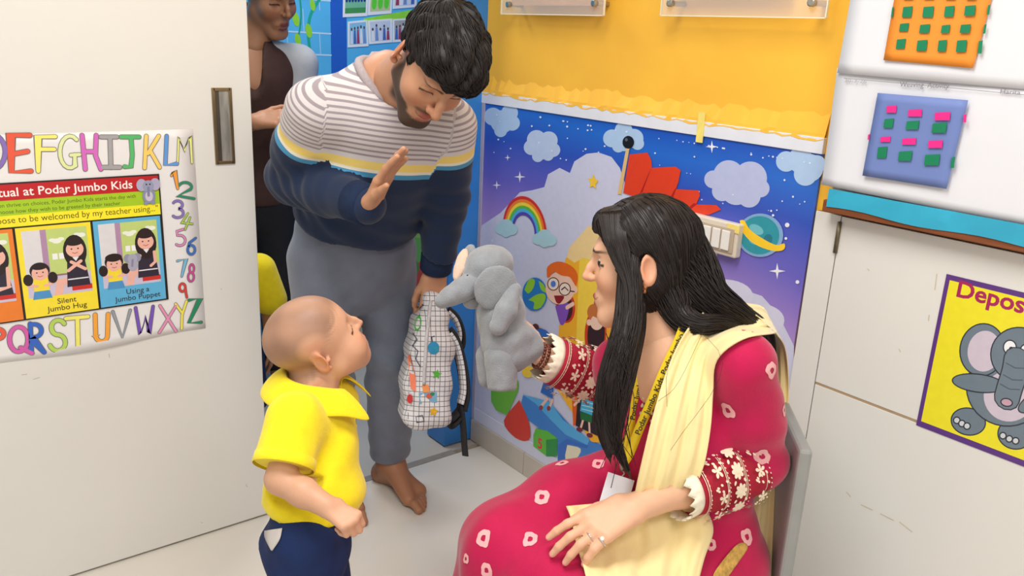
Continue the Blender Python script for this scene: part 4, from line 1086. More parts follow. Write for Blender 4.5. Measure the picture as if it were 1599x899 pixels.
def hair_mat(name, c, spec=.3, rough=.5):
    return mat(name, c, rough, .30, 90, bump=.06, bscale=400, spec=spec)
# ================================================================== man in the striped sweater, bending forward in the doorway
man_base = np.array([1.13, 2.03, 0.0])
man = thing('person', 'bearded man in striped navy sweater and grey trousers bending forward, waving', 'person', man_base)
SKM = (194, 142, 110)
HC = P(552, 372, 2.26)
hipL, hipR = HC + np.array([.092, .0, -.045]), HC + np.array([-.092, .0, -.045])
ankL, ankR = np.array([1.195, 2.065, .088]), np.array([1.03, 2.10, .088])
kneL, kneR = P(609, 555, 2.39), P(508, 555, 2.28)
SM = P(603, 150, 1.93)
SR, SL = P(494, 172, 1.88), P(700, 196, 1.98)
ER, WR_ = P(455, 278, 2.06), P(578, 322, 1.86)
EL, WL_ = P(697, 310, 2.12), P(680, 424, 2.22)
spine = unit(SM - HC); side_m = unit(SL - SR)
fw_m = unit(np.cross(spine, -side_m)); fw_m = fw_m if fw_m @ DIR(0, .3, -1) > 0 else -fw_m
hc_m, Mm = P(678, 100, 1.75), frame(DIR(.16, .93, -.33), DIR(.60, -.31, -.73))
NBm = P(604, 132, 1.93)
# body under the clothes, one figure
B = Field()
B.chain([HC - spine * .03, HC * .5 + SM * .5, SM - spine * .06], [.12, .115, .13], .05, (fw_m, 1.35))
B.cone(SR, SL, .05, None, .05)
B.chain([SR, ER, WR_], [.048, .038, .026], .02); B.chain([SL, EL, WL_], [.048, .038, .026], .02)
B.chain([hipL, kneL, ankL], [.078, .052, .036], .03); B.chain([hipR, kneR, ankR], [.078, .052, .036], .03)
B.cone(SM - spine * .06, NBm + (NBm - SM) * .2 + spine * .02, .07, .056, .04)
bodyV, bodyF = B.mesh(.010, 1)
bodyC = np.tile(np.array(lin(SKM)), (len(bodyV), 1))
hV, hF, hC = build_head(Mm, hc_m, 1.0, 'man', NBm - spine * .03, SKM, (176, 92, 84), (34, 24, 20), .060, beard=(48, 36, 30), smile=1.0)
Hf = Field(); nails = []
Hf.cone(WR_ - unit(WR_ - ER) * .06, WR_, .031, .026, .02)
add_hand(Hf, WR_, DIR(.46, -.70, -.54), DIR(-.80, -.58, .10), DIR(.3, .4, -.8), .93, (.10, .08, .08, .12), .01, (.85, .32, -.30), .1, nails)
Hf.cone(WL_ - unit(WL_ - EL) * .05, WL_, .029, .026, .02)
add_hand(Hf, WL_, DIR(-.05, .98, .05), DIR(.45, .05, -.9), DIR(-.9, .1, -.4), .98, (.72, .80, .82, .85), .02, (.8, .35, -.55), .5, nails)
haV, haF = Hf.mesh(.0030, 1, pad=.01)
haC = nail_cols(haV, np.tile(np.array(lin(SKM)), (len(haV), 1)), nails, (222, 168, 150))
Ff = Field(); add_foot(Ff, ankL, (1.212, 1.86), (-1, 0, 0)); add_foot(Ff, ankR, (.985, 1.87), (1, 0, 0))
fV, fF = Ff.mesh(.0034, 1, pad=.01); fC = np.tile(np.array(lin((168, 116, 84))), (len(fV), 1))
V, F = join([(bodyV, bodyF), (hV, hF), (haV, haF), (fV, fF)])
mesh_obj('body', V, F, attr_mat('skin', rough=.48, sss=.12, bump=.05, bscale=500, spec=.4), man, cols=np.concatenate([bodyC, hC, haC, fC]), dom='POINT')
# sweater
S = Field()
low = HC - spine * .015
S.chain([low - spine * .03, HC + spine * .14, SM - spine * .17, SM - spine * .075], [.158, .160, .172, .150], .05, (fw_m, 1.30))
S.cone(SR * .86 + SL * .14, SR * .14 + SL * .86, .062, None, .06)
S.cone(SM - spine * .05, NBm, .085, .066, .05)
S.chain([SR, SR * .45 + ER * .55, ER], [.071, .064, .058], .035); S.chain([ER, ER * .5 + WR_ * .5, WR_ - unit(WR_ - ER) * .012], [.060, .056, .044], .02)
S.chain([SL, EL], [.069, .056], .035); S.chain([EL, WL_ - unit(WL_ - EL) * .035, WL_ - unit(WL_ - EL) * .012], [.056, .046, .038], .02)
S.cut(low + spine * .090, -spine + fw_m * .10)
def sw_folds(X, D):
    def fold(p, r, dirv, f, amp, ph=0):
        q = X - p; w = np.exp(-(q ** 2).sum(-1) / (2 * r * r)); return amp * w * np.sin((q @ unit(dirv)) * f + ph)
    d = D + fold(ER + (WR_ - ER) * .25, .07, (WR_ - ER) + spine * .12, 150, .0045) + fold(HC + spine * .06, .13, spine + side_m * .4, 95, .0055) + fold(SR * .6 + ER * .4, .06, ER - SR + side_m * .1, 110, .0035) + fold(EL, .07, WL_ - SL, 110, .004) + fold(SM - spine * .25 - side_m * .12, .09, spine - side_m * .7, 80, .005)
    return d
S.fn(sw_folds)
# open neckline
S.cone(NBm + spine * .03, NBm + unit(hc_m - NBm) * .10 + spine * .02, .072, .09, .004, None, True)
sV, sF = S.mesh(.0062, 1)
vt = (SM - sV) @ unit(spine - fw_m * .4)                                   # along the torso from the shoulder line
def seg_par(V, a, b):
    ab = b - a; t = np.clip(((V - a) @ ab) / (ab @ ab), -.5, 1.5); dist = np.linalg.norm(V - a - np.clip(t, 0, 1)[:, None] * ab, axis=1); return t * np.linalg.norm(ab), dist
vr_, dr_ = seg_par(sV, SR, ER); vr2, dr2 = seg_par(sV, ER, WR_); vl_, dl_ = seg_par(sV, SL, EL); vl2, dl2 = seg_par(sV, EL, WL_)
band = np.array(vt)
lat = (sV - SM) @ side_m
armR = (lat < -.150) | (np.minimum(dr_, dr2) < .075) & (lat < -.115); armL = (lat > .150) | (np.minimum(dl_, dl2) < .072) & (lat > .118)
band = np.where(armR, np.where(dr2 < dr_ - .004, .5, vr_ + .072), band); band = np.where(armL, np.where(dl2 < dl_ - .01, .5, vl_ + .090), band)
q_ = sV - HC; e_t = np.sqrt((q_ @ side_m) ** 2 + (1.3 * (q_ @ fw_m)) ** 2)
band = np.where(((dr2 < .066) & (e_t > .182)) | ((dl2 < .06) & (vl2 > .02)), .5, band)
def sweater_mat():
    m = bpy.data.materials.new('striped_knit'); m.use_nodes = True; nt = m.node_tree; b = nt.nodes['Principled BSDF']
    a = nt.nodes.new('ShaderNodeAttribute'); a.attribute_name = 'band'
    mr = nt.nodes.new('ShaderNodeMapRange'); mr.inputs[1].default_value = -.10; mr.inputs[2].default_value = .30; nt.links.new(a.outputs['Fac'], mr.inputs[0])
    r = nt.nodes.new('ShaderNodeValToRGB'); r.color_ramp.interpolation = 'CONSTANT'; e = r.color_ramp.elements
    pos = lambda v: (v + .10) / .40
    y0 = .132
    e[0].position = 0; e[0].color = lin((212, 206, 206)) + (1,); e[1].position = pos(y0); e[1].color = lin((240, 212, 118)) + (1,)
    for v, c in ((y0 + .020, (234, 226, 206)), (y0 + .028, (74, 144, 184)), (y0 + .040, (30, 44, 72))):
        k = e.new(pos(v)); k.color = lin(c) + (1,)
    nt.links.new(mr.outputs[0], r.inputs[0])
    w = nt.nodes.new('ShaderNodeMath'); w.operation = 'MULTIPLY'; w.inputs[1].default_value = 2 * math.pi / .0128; nt.links.new(a.outputs['Fac'], w.inputs[0])
    sn = nt.nodes.new('ShaderNodeMath'); sn.operation = 'SINE'; nt.links.new(w.outputs[0], sn.inputs[0])
    gt = nt.nodes.new('ShaderNodeMapRange'); gt.inputs[1].default_value = .15; gt.inputs[2].default_value = .45; nt.links.new(sn.outputs[0], gt.inputs[0])
    lt = nt.nodes.new('ShaderNodeMath'); lt.operation = 'LESS_THAN'; lt.inputs[1].default_value = y0 - .004; nt.links.new(a.outputs['Fac'], lt.inputs[0])
    ml = nt.nodes.new('ShaderNodeMath'); ml.operation = 'MULTIPLY'; nt.links.new(gt.outputs[0], ml.inputs[0]); nt.links.new(lt.outputs[0], ml.inputs[1])
    mx = nt.nodes.new('ShaderNodeMix'); mx.data_type = 'RGBA'; nt.links.new(ml.outputs[0], mx.inputs[0]); nt.links.new(r.outputs[0], mx.inputs[6]); mx.inputs[7].default_value = lin((158, 146, 152)) + (1,)
    nt.links.new(mx.outputs[2], b.inputs['Base Color']); b.inputs['Roughness'].default_value = .85; b.inputs['Sheen Weight'].default_value = .15; b.inputs['Specular IOR Level'].default_value = .2
    tc = nt.nodes.new('ShaderNodeTexCoord'); n2 = nt.nodes.new('ShaderNodeTexNoise'); n2.inputs['Scale'].default_value = 350; nt.links.new(tc.outputs['Object'], n2.inputs['Vector'])
    bp = nt.nodes.new('ShaderNodeBump'); bp.inputs['Strength'].default_value = .25; bp.inputs['Distance'].default_value = .002; nt.links.new(n2.outputs['Fac'], bp.inputs['Height']); nt.links.new(bp.outputs[0], b.inputs['Normal'])
    return m
swt = mesh_obj('sweater', sV, sF, sweater_mat(), man, floats={'band': band})
m_navy = mat('navy_rib', (30, 44, 72), .85, .1, 80, bump=.3, bscale=400, spec=.2)
# ribbed collar, cuffs and hem follow the sweater's own openings
T_sw = bvh(sV, sF)
e1 = unit(np.cross(unit(hc_m - NBm), spine)); ring = []
axn = unit(unit(hc_m - NBm) * .6 + spine)
a1 = unit(np.cross(axn, [1, 0, .2])); a2 = np.cross(axn, a1)
hts = []
for k in range(40):
    a = 2 * math.pi * k / 40; dr_v = a1 * math.cos(a) + a2 * math.sin(a); h = None
    for rad in (.080, .086, .092):
        g = T_sw.ray_cast(Vector(NBm + axn * .14 + dr_v * rad), Vector(-axn), .26)
        if g[0] is not None and (np.array(g[0]) - NBm) @ axn > -.06: h = (np.array(g[0]) - NBm) @ axn; break
    hts.append((dr_v, rad, -.01 if h is None else h))
for _ in range(3): hts = [(hts[i][0], hts[i][1], (hts[i - 1][2] + 2 * hts[i][2] + hts[(i + 1) % 40][2]) / 4) for i in range(40)]
ring = [NBm + axn * (h + .003) + d_ * (rad - .004) for d_, rad, h in hts]; ring.append(ring[0])
v, f = tube(ring, .011, 8, False); mesh_obj('collar', v, f, mat('grey_rib', (172, 160, 162), .85, .08, 200, bump=.3, bscale=500), swt)
for w_, e_, r0 in ((WR_, ER, .0475), (WL_, EL, .0425)):
    dd = unit(w_ - e_); v, f = tube([w_ - dd * .060, w_ - dd * .052, w_ - dd * .03, w_ - dd * .008, w_ - dd * .002], [r0 * .9, r0 * 1.04, r0 * 1.02, r0, r0 * .9], 24); mesh_obj('cuff', v, f, m_navy, swt)
tg = P(456, 341, 2.12); 
# trousers
Tr = Field()
Tr.chain([HC + spine * .02, HC - np.array([0, 0, .05])], [.158, .160], .04, (fw_m * np.array([1, 1, 0]), 1.30))
for h_, k_, a_ in ((hipL, kneL, ankL), (hipR, kneR, ankR)):
    Tr.chain([h_, k_, a_ + np.array([0, 0, .045])], [.092, .074, .064], .014)
Tr.cut(ankL + np.array([0, 0, .012]), (0, 0, -1))
def tr_folds(X, D):
    d = D
    for k_ in (kneL, kneR):
        q = X - k_; w = np.exp(-(q ** 2).sum(-1) / (2 * .12 ** 2)); d = d + .005 * w * np.sin(q[..., 2] * 60 + q[..., 0] * 45) 
    for a_ in (ankL, ankR):
        q = X - a_ - np.array([0, 0, .08]); w = np.exp(-(q ** 2).sum(-1) / (2 * .07 ** 2)); d = d + .004 * w * np.sin(q[..., 2] * 90 + q[..., 0] * 50)
    q = X - (HC - np.array([0, 0, .10])); w = np.exp(-(q ** 2).sum(-1) / (2 * .08 ** 2)); d = d + .005 * w * np.sin(np.abs(q[..., 0]) * 70 + q[..., 2] * 80)
    return d
Tr.fn(tr_folds)
tV, tF = Tr.mesh(.0075, 1)
mesh_obj('trousers', tV, tF, mat('grey_twill', (104, 111, 128), .62, .06, 30, bump=.12, bscale=350, sheen=.3), man)
# hair: thick, combed over the top
HV = Field(); L_ = lambda *p: np.array(p, float)
HV.ell(L_(0, -.012, .048), (.083, .104, .090), k=.02); HV.ell(L_(0, .045, .080), (.064, .058, .044), k=.03); HV.ell(L_(-.01, .080, .072), (.052, .030, .026), k=.02)
def hairline(X, D):
    x, y, z = X[..., 0], X[..., 1], X[..., 2]
    zl = np.interp(y, [-.13, -.06, -.030, -.012, .006, .020, .030, .055, .075, .12], [-.062, -.060, -.045, .020, .026, -.012, .030, .050, .052, .050])
    n = .0045 * np.sin(x * 120 + y * 50) * np.sin(y * 95 + 2) + .003 * np.sin(x * 210 + z * 160 + y * 40)
    return np.maximum(D + n, (zl - z) + .004 * np.sin(x * 260 + y * 120))
HV.fn(hairline)
mV, mF = HV.mesh(.0032, 1, pad=.02)
W = mV @ Mm.T + hc_m
crown = hc_m + Mm @ L_(0.02, -.07, .12)
fl = lambda p: unit(p - crown) + Mm @ L_(-.35, .55, 0)
lv, lf = locks((W, mF), 1300, fl, .060, .0010, 4, lambda V: ((V - hc_m) @ Mm)[:, 2] > .0, .0016, .0010)
hv = np.concatenate([W, np.array(lv)]); hf = [tuple(x) for x in mF] + [tuple(x + len(W) for x in g) for g in lf]
mesh_obj('hair', hv, hf, hair_mat('black_hair', (26, 20, 18)), man)
# ================================================================== small boy in the yellow polo shirt
bc, bd_ = None, 1.50
hb_c = P(497, 533, 1.50); Mb = frame(DIR(.81, -.51, .20), DIR(-.35, -.77, -.53))
NBb = P(488, 592, 1.495)
tf = DIR(.97, .10, .16); tu = np.array([0, 0, 1.0]); tf = unit(tf * np.array([1, 1, 0])); tr3 = np.cross(tf, tu)     # his right is towards the viewer
BH = P(478, 812, 1.47)                                   # hips
boy_base = np.array([BH[0], BH[1], 0.0])
boy = thing('person', 'small boy in yellow polo shirt and navy shorts looking up at elephant puppet', 'person', boy_base)
SKB = (208, 160, 130)
SRb, SLb = P(460, 655, 1.405), P(518, 630, 1.57)
ERb, WRb = P(438, 748, 1.36), P(510, 790, 1.335)
ELb = SLb + np.array([0, 0, -.11]) - tf * .05; WLb = ELb + np.array([0, 0, -.08]) - tf * .03
CHb = P(488, 690, 1.49); BEb = P(488, 765, 1.475)
hpR, hpL = BH + tr3 * .048, BH - tr3 * .048
knR = np.array([hpR[0], hpR[1], .24]) + tf * .01; knL = np.array([hpL[0], hpL[1], .24]) + tf * .015
anR = np.array([hpR[0], hpR[1], .05]); anL = np.array([hpL[0], hpL[1], .05])
B = Field()
B.chain([BH, BEb, CHb, NBb - np.array([0, 0, .03])], [.058, .060, .054, .040], .03)
B.cone(SRb, SLb, .022, None, .02); B.chain([hpR, knR, anR], [.050, .038, .026], .02); B.chain([hpL, knL, anL], [.050, .038, .026], .02); B.chain([SLb, ELb, WLb], [.026, .024, .018], .01)
bv, bf = B.mesh(.008, 1)
hv_, hf_, hc_ = build_head(Mb, hb_c, 0.86, 'child', NBb - np.array([0, 0, .015]), SKB, (196, 108, 100), None, .044, stubble=(118, 88, 74))
A = Field(); nails = []
A.chain([SRb, ERb], [.026, .024], .01); A.chain([ERb, ERb * .5 + WRb * .5, WRb], [.024, .023, .0175], .01)
add_hand(A, WRb, DIR(.86, .42, -.28), DIR(.30, -.62, -.72), DIR(.55, -.75, .3), .56, (1.05, 1.08, 1.1, 1.1), .0, (.85, .10, -.50), .7, nails, .026)
A.cone(WLb - unit(WLb - ELb) * .04, WLb, .022, .020, .02); add_hand(A, WLb, np.array([0, 0, -1.]), -tr3, tf, .58, (.5, .5, .5, .5), .02, nails=nails)
av, af = A.mesh(.0028, 1, pad=.01); ac = np.tile(np.array(lin(SKB)), (len(av), 1)); ac = nail_cols(av, ac, nails, (230, 176, 158))
Ff = Field(); add_foot(Ff, anR, anR + tf, -tr3, .58); add_foot(Ff, anL, anL + tf, tr3, .58); fv, ff = Ff.mesh(.0034, 1, pad=.01)
V, F = join([(bv, bf), (hv_, hf_), (av, af), (fv, ff)])
mesh_obj('body', V, F, MATS['skin'], boy, cols=np.concatenate([np.tile(np.array(lin(SKB)), (len(bv), 1)), hc_, ac, np.tile(np.array(lin(SKB)), (len(fv), 1))]), dom='POINT')
eyeballs(Mb, hb_c, 0.86, True, boy)
# polo shirt
S = Field()
S.chain([BH + np.array([0, 0, .020]), BEb + tf * .006, CHb, NBb - np.array([0, 0, .045])], [.078, .078, .072, .046], .03)
S.cone(SRb, SLb, .036, None, .04)
S.chain([SRb, SRb * .25 + ERb * .75], [.046, .050], .025); S.chain([SLb, SLb * .25 + ELb * .75], [.050, .052], .025)
def pf(X, D):
    q = X - BEb; w = np.exp(-(q ** 2).sum(-1) / (2 * .085 ** 2)); d = D + .0045 * w * np.sin(q @ (tf * 55 + np.array([0, 0, 60])) + 2 * np.sin(q[..., 2] * 25))
    q = X - (CHb + tr3 * .04); w = np.exp(-(q ** 2).sum(-1) / (2 * .06 ** 2)); return d + .003 * w * np.sin(q @ (tf * 80 - np.array([0, 0, 70])))
S.fn(pf)
S.cut(P(487, 786, 1.47), np.array([0, 0, -1.0]) - tf * .12)
sd = unit(ERb - SRb); S.ops.append(('fn', lambda X, D, p=SRb * .22 + ERb * .78, n=sd: np.where(np.linalg.norm(X - p, axis=-1) < .075, np.maximum(D, np.minimum((X - p) @ n, .012 + 0 * D) - 0.0), D), 0, False, None, None))
S.cone(NBb - np.array([0, 0, .012]), NBb + np.array([0, 0, .06]), .048, .060, .003, None, True)
sv, sf = S.mesh(.0052, 1)
m_yel = mat('yellow_pique', (244, 222, 26), .75, .04, 60, bump=.25, bscale=420, sheen=.2, spec=.25)
polo = mesh_obj('polo_shirt', sv, sf, m_yel, boy)
Tp = bvh(sv, sf)
# sleeve hem band
q = SRb * .25 + ERb * .75; v, f = tube([q - sd * .014, q - sd * .012, q + sd * .004, q + sd * .006], [.047, .0505, .0515, .050], 26, False); mesh_obj('sleeve_hem', v, f, m_yel, polo)
# folded collar: a band that rises from the neckline and falls outwards, open at the throat
V = []; n = 40; rows = 7
for i in range(n + 1):
    a = math.radians(24 + (360 - 48) * i / n)                # 0 deg = throat
    dr = tf * math.cos(a) + tr3 * math.sin(a)
    throat = max(0, math.cos(a)) ** 2; ends = min(i, n - i) / n
    tip = .016 * math.exp(-(ends / .06) ** 2)
    for j in range(rows):
        t = j / (rows - 1)
        if t < .35:
            s_ = t / .35; rad = .046 + .004 * s_; h = -.014 + .030 * s_ - .024 * throat * (1 - s_ * .5)
        else:
            s_ = (t - .35) / .65; rad = .050 + (.046 + tip) * s_ + .006 * math.sin(math.pi * s_); h = .016 - .012 * throat - (.042 + tip) * s_ ** 1.15
        V.append(NBb + dr * rad + np.array([0, 0, h - .008 + .014 * (.5 - .5 * math.cos(a))]) + tf * .004)
F = [(i * rows + j, (i + 1) * rows + j, (i + 1) * rows + j + 1, i * rows + j + 1) for i in range(n) for j in range(rows - 1)]
o = mesh_obj('collar', V, F, m_yel, polo); o.modifiers.new('thickness', 'SOLIDIFY').thickness = .003; o.modifiers.new('smooth', 'SUBSURF').render_levels = 1
# placket with buttons
def on_shirt(p, n, T, off):
    h = T.ray_cast(Vector(p + n * .15), Vector(-n)); 
    return (np.array(h[0]) + n * off) if h[0] is not None else p
st = []
for k in range(9):
    z = NBb[2] - .030 - .085 * k / 8
    for s_ in (-1, 1): st.append(on_shirt(np.array([NBb[0], NBb[1], z]) + tr3 * .012 * s_, unit(tf + np.array([0, 0, .12])), Tp, .0022))
o = mesh_obj('placket', st, [(2 * i, 2 * i + 1, 2 * i + 3, 2 * i + 2) for i in range(8)], m_yel, polo); o.modifiers.new('thickness', 'SOLIDIFY').thickness = .002
for z in (.045, .075, .105):
    p = on_shirt(np.array([NBb[0], NBb[1], NBb[2] - z]), unit(tf + np.array([0, 0, .12])), Tp, .0036); v, f = tube([p, p + tf * .0015, p + tf * .002], [.0052, .005, .003], 12); mesh_obj('button', v, f, mat('button_cream', (236, 214, 120), .35), polo)
# shorts
S = Field()
S.chain([BH - np.array([0, 0, .005]), BH - np.array([0, 0, .035])], [.064, .080], .03)
for h_, k_ in ((hpR, knR), (hpL, knL)): S.chain([h_ - np.array([0, 0, .01]), k_ + np.array([0, 0, .065])], [.062, .064], .022)
S.cut(np.array([0, 0, knR[2] + .075]), (0, 0, -1))
def shf(X, D):
    q = X - (BH - np.array([0, 0, .07])); w = np.exp(-(q ** 2).sum(-1) / (2 * .09 ** 2)); return D + .004 * w * np.sin(q @ (tf * 60 + np.array([0, 0, 45])) + 1.5 * np.sin(q[..., 2] * 30))
S.fn(shf)
zv, zf = S.mesh(.0055, 1)
m_sh = mat('navy_cotton', (26, 44, 88), .8, .08, 40, bump=.2, bscale=380, spec=.25)
shorts = mesh_obj('shorts', zv, zf, m_sh, boy)
# pocket lining that shows at the side seam
Tz = bvh(zv, zf); ray0 = CAM
def cast(T, px, py, off, ox=None):
    d = MW @ np.array([(px - CX) / FPX, (py - CY) / FPX, 1.0]); d = unit(d); h = T.ray_cast(Vector(CAM), Vector(d))
    if h[0] is None: return None
    n = np.array(h[1]); n = n if n @ d < 0 else -n
    return np.array(h[0]) + n * off
def patch(T, px_poly, off, m, name, parent, rows=8, thick=.001):
    """a piece of cloth laid on a surface: edge given as two matching polylines"""
    A_, B_ = px_poly; A_ = cat([np.array(a, float) for a in A_], rows); B_ = cat([np.array(b, float) for b in B_], rows); n_ = min(len(A_), len(B_)); V = []; W_ = 5
    for i in range(n_):
        for j in range(W_):
            q = A_[i] * (1 - j / (W_ - 1)) + B_[i] * j / (W_ - 1); c_ = cast(T, q[0], q[1], off); V.append(c_ if c_ is not None else V[-1])
    o = mesh_obj(name, V, [(i * W_ + j, i * W_ + j + 1, (i + 1) * W_ + j + 1, (i + 1) * W_ + j) for i in range(n_ - 1) for j in range(W_ - 1)], m, parent); o.modifiers.new('thickness', 'SOLIDIFY').thickness = thick; return o
patch(Tz, (((415, 829), (416, 840), (425, 858)), ((442, 825), (438, 842), (427, 859))), .0018, mat('pocket_lining', (206, 200, 196), .8), 'pocket_lining', shorts)
# ================================================================== seated woman in the magenta kurta
ht_c = P(1003, 412, 1.55); Mt = frame(DIR(-.965, .05, .20), DIR(-.06, -.985, -.12))
NBt = P(1052, 545, 1.535)
SLt, SRt = P(1160, 566, 1.43), P(968, 568, 1.66)
ELt, WLt = P(1180, 718, 1.53), P(992, 792, 1.425)
ERt, WRt = P(962, 600, 1.80), P(846, 556, 1.745)
HPt = P(1090, 845, 1.64); hLt, hRt = P(1118, 888, 1.60), P(1055, 830, 1.74)
kLt, kRt = P(930, 960, 1.42), P(795, 858, 1.55)
teach_base = np.array([HPt[0], HPt[1], 0.0])
teacher = thing('person', 'seated woman in magenta embroidered kurta with long dark hair holding up puppet', 'person', teach_base)
SKT = (226, 176, 144)
shm = (SLt + SRt) / 2; sp_t = unit(shm - HPt); sd_t = unit(SLt - SRt); fw_t = unit(np.cross(sp_t, -sd_t)); fw_t = fw_t if fw_t @ DIR(-1, 0, -.5) > 0 else -fw_t
Zu = np.array([0, 0, 1.0])
fdir = unit((kLt + kRt - hLt - hRt) * np.array([1, 1, 0]))
aLt, aRt = np.array([kLt[0], kLt[1], .085]) + fdir * .03, np.array([kRt[0], kRt[1], .085]) + fdir * .03
B = Field()
B.chain([HPt, HPt * .5 + shm * .5, shm - sp_t * .06], [.125, .105, .115], .05, (fw_t, 1.3))
B.cone(SLt, SRt, .042, None, .05); B.cone(shm - sp_t * .05, NBt, .06, .046, .03)
B.chain([SLt, ELt, WLt], [.040, .033, .023], .02); B.chain([SRt, ERt, WRt], [.040, .033, .023], .02)
B.chain([hLt, kLt, aLt], [.080, .052, .034], .03); B.chain([hRt, kRt, aRt], [.080, .052, .034], .03)
bv, bf = B.mesh(.010, 1)
hv1, hf1, hc1 = build_head(Mt, ht_c, .955, 'woman', NBt - sp_t * .01, SKT, (178, 76, 80), (40, 28, 24), .045, lids=.2, smile=.6)
A = Field(); nails = []
A.chain([ELt, ELt * .4 + WLt * .6, WLt], [.034, .031, .0225], .02)
hd_d = unit(P(898, 838, 1.385) - WLt)
add_hand(A, WLt, hd_d, DIR(-.05, -.72, -.69), DIR(-.35, -.85, .3), .90, (.22, .28, .30, .34), .10, (.8, .35, -.3), .2, nails, .0235)
A.chain([ERt, WRt], [.033, .023], .02); add_hand(A, WRt, DIR(-.66, -.75, 0), DIR(.5, -.5, -.6), DIR(0, -.3, 1), .78, (.5, .5, .5, .5), .0, nails=nails)
av, af = A.mesh(.0028, 1, pad=.01); ac = nail_cols(av, np.tile(np.array(lin(SKT)), (len(av), 1)), nails, (240, 170, 160))
Ff = Field(); add_foot(Ff, aLt, aLt + fdir, np.cross(fdir, Zu), .92); add_foot(Ff, aRt, aRt + fdir, -np.cross(fdir, Zu), .92); fv, ff = Ff.mesh(.004, 1, pad=.01)
V, F = join([(bv, bf), (hv1, hf1), (av, af), (fv, ff)]); c0 = np.array(lin(SKT))
mesh_obj('body', V, F, MATS['skin'], teacher, cols=np.concatenate([np.tile(c0, (len(bv), 1)), hc1, ac, np.tile(c0, (len(fv), 1))]), dom='POINT')
eyeballs(Mt, ht_c, .955, False, teacher, .1, .0012, -.75)
# kurta: bodice, sleeves and the wide skirt over the knees
K = Field()
K.chain([HPt - sp_t * .02, HPt * .5 + shm * .5, shm - sp_t * .11, shm - sp_t * .05], [.126, .116, .128, .095], .04, (fw_t, 1.28))
K.ball(shm - sp_t * .16 + fw_t * .070 + sd_t * .06, .056, .035); K.ball(shm - sp_t * .16 + fw_t * .070 - sd_t * .06, .056, .035)
K.cone(SLt, SRt, .044, None, .035)
cuL, cuR = ELt * .42 + WLt * .58, ERt * .38 + WRt * .62
K.chain([SLt, SLt * .5 + ELt * .5, ELt], [.056, .058, .056], .018); K.chain([ELt, ELt * .88 + WLt * .12], [.056, .050], .012)
K.chain([SRt, ERt], [.054, .050], .02); K.chain([ERt, ERt * .8 + WRt * .2], [.050, .046], .015)
K.chain([hLt, kLt], [.095, .078], .035); K.chain([hRt, kRt], [.100, .080], .035)
K.chain([P(990, 745, 1.68), P(885, 792, 1.61), kRt], [.075, .078, .080], .03)
K.chain([kLt, aLt + Zu * .03], [.082, .125], .04); K.chain([kRt, aRt + Zu * .03], [.084, .130], .04)
K.chain([kLt * .5 + kRt * .5, aLt * .5 + aRt * .5 + Zu * .05], [.075, .13], .06); K.chain([hLt * .5 + hRt * .5, kLt * .5 + kRt * .5], [.085, .065], .05)
K.chain([HPt - Zu * .02, HPt - Zu * .035 + fdir * .06], [.115, .110], .04)
K.cut((0, 0, .10), (0, 0, -1)); 
def kf(X, D):
    def fold(p, r, kv, amp, ph=0):
        q = X - p; w = np.exp(-(q ** 2).sum(-1) / (2 * r * r)); return amp * w * np.sin(q @ np.asarray(kv) + ph + .8 * np.sin(q[..., 2] * 22))
    d = D + fold(kRt * .55 + hRt * .45, .13, unit(kRt - hRt) * 20 + sp_t * 60, .005) + fold(kRt - Zu * .12, .16, sd_t * 65 + fdir * 20, .007) + fold(ELt * .7 + SLt * .3, .06, (unit(ELt - SLt)) * 95 + fw_t * 30, .005) + fold(HPt + sp_t * .1, .10, sp_t * 80 + sd_t * 25, .004)
    return d + fold(SLt * .8 + ELt * .2, .05, unit(ELt - SLt) * 90 + sd_t * 40, .003)
K.fn(kf)
K.cone(NBt + fw_t * .012, NBt + unit(ht_c - NBt) * .10, .052, .07, .003, None, True)
K.cone(NBt + fw_t * .060 - sp_t * .005, NBt + fw_t * .085 - sp_t * .085, .038, .008, .006, None, True)          # front neck slit
kv_, kf_ = K.mesh(.0075, 1)
m_mag = mat('magenta_cotton', (188, 10, 74), .72, .07, 22, bump=.16, bscale=300, sheen=.25, spec=.25)
kurta = mesh_obj('kurta', kv_, kf_, m_mag, teacher)
Tk = bvh(kv_, kf_)
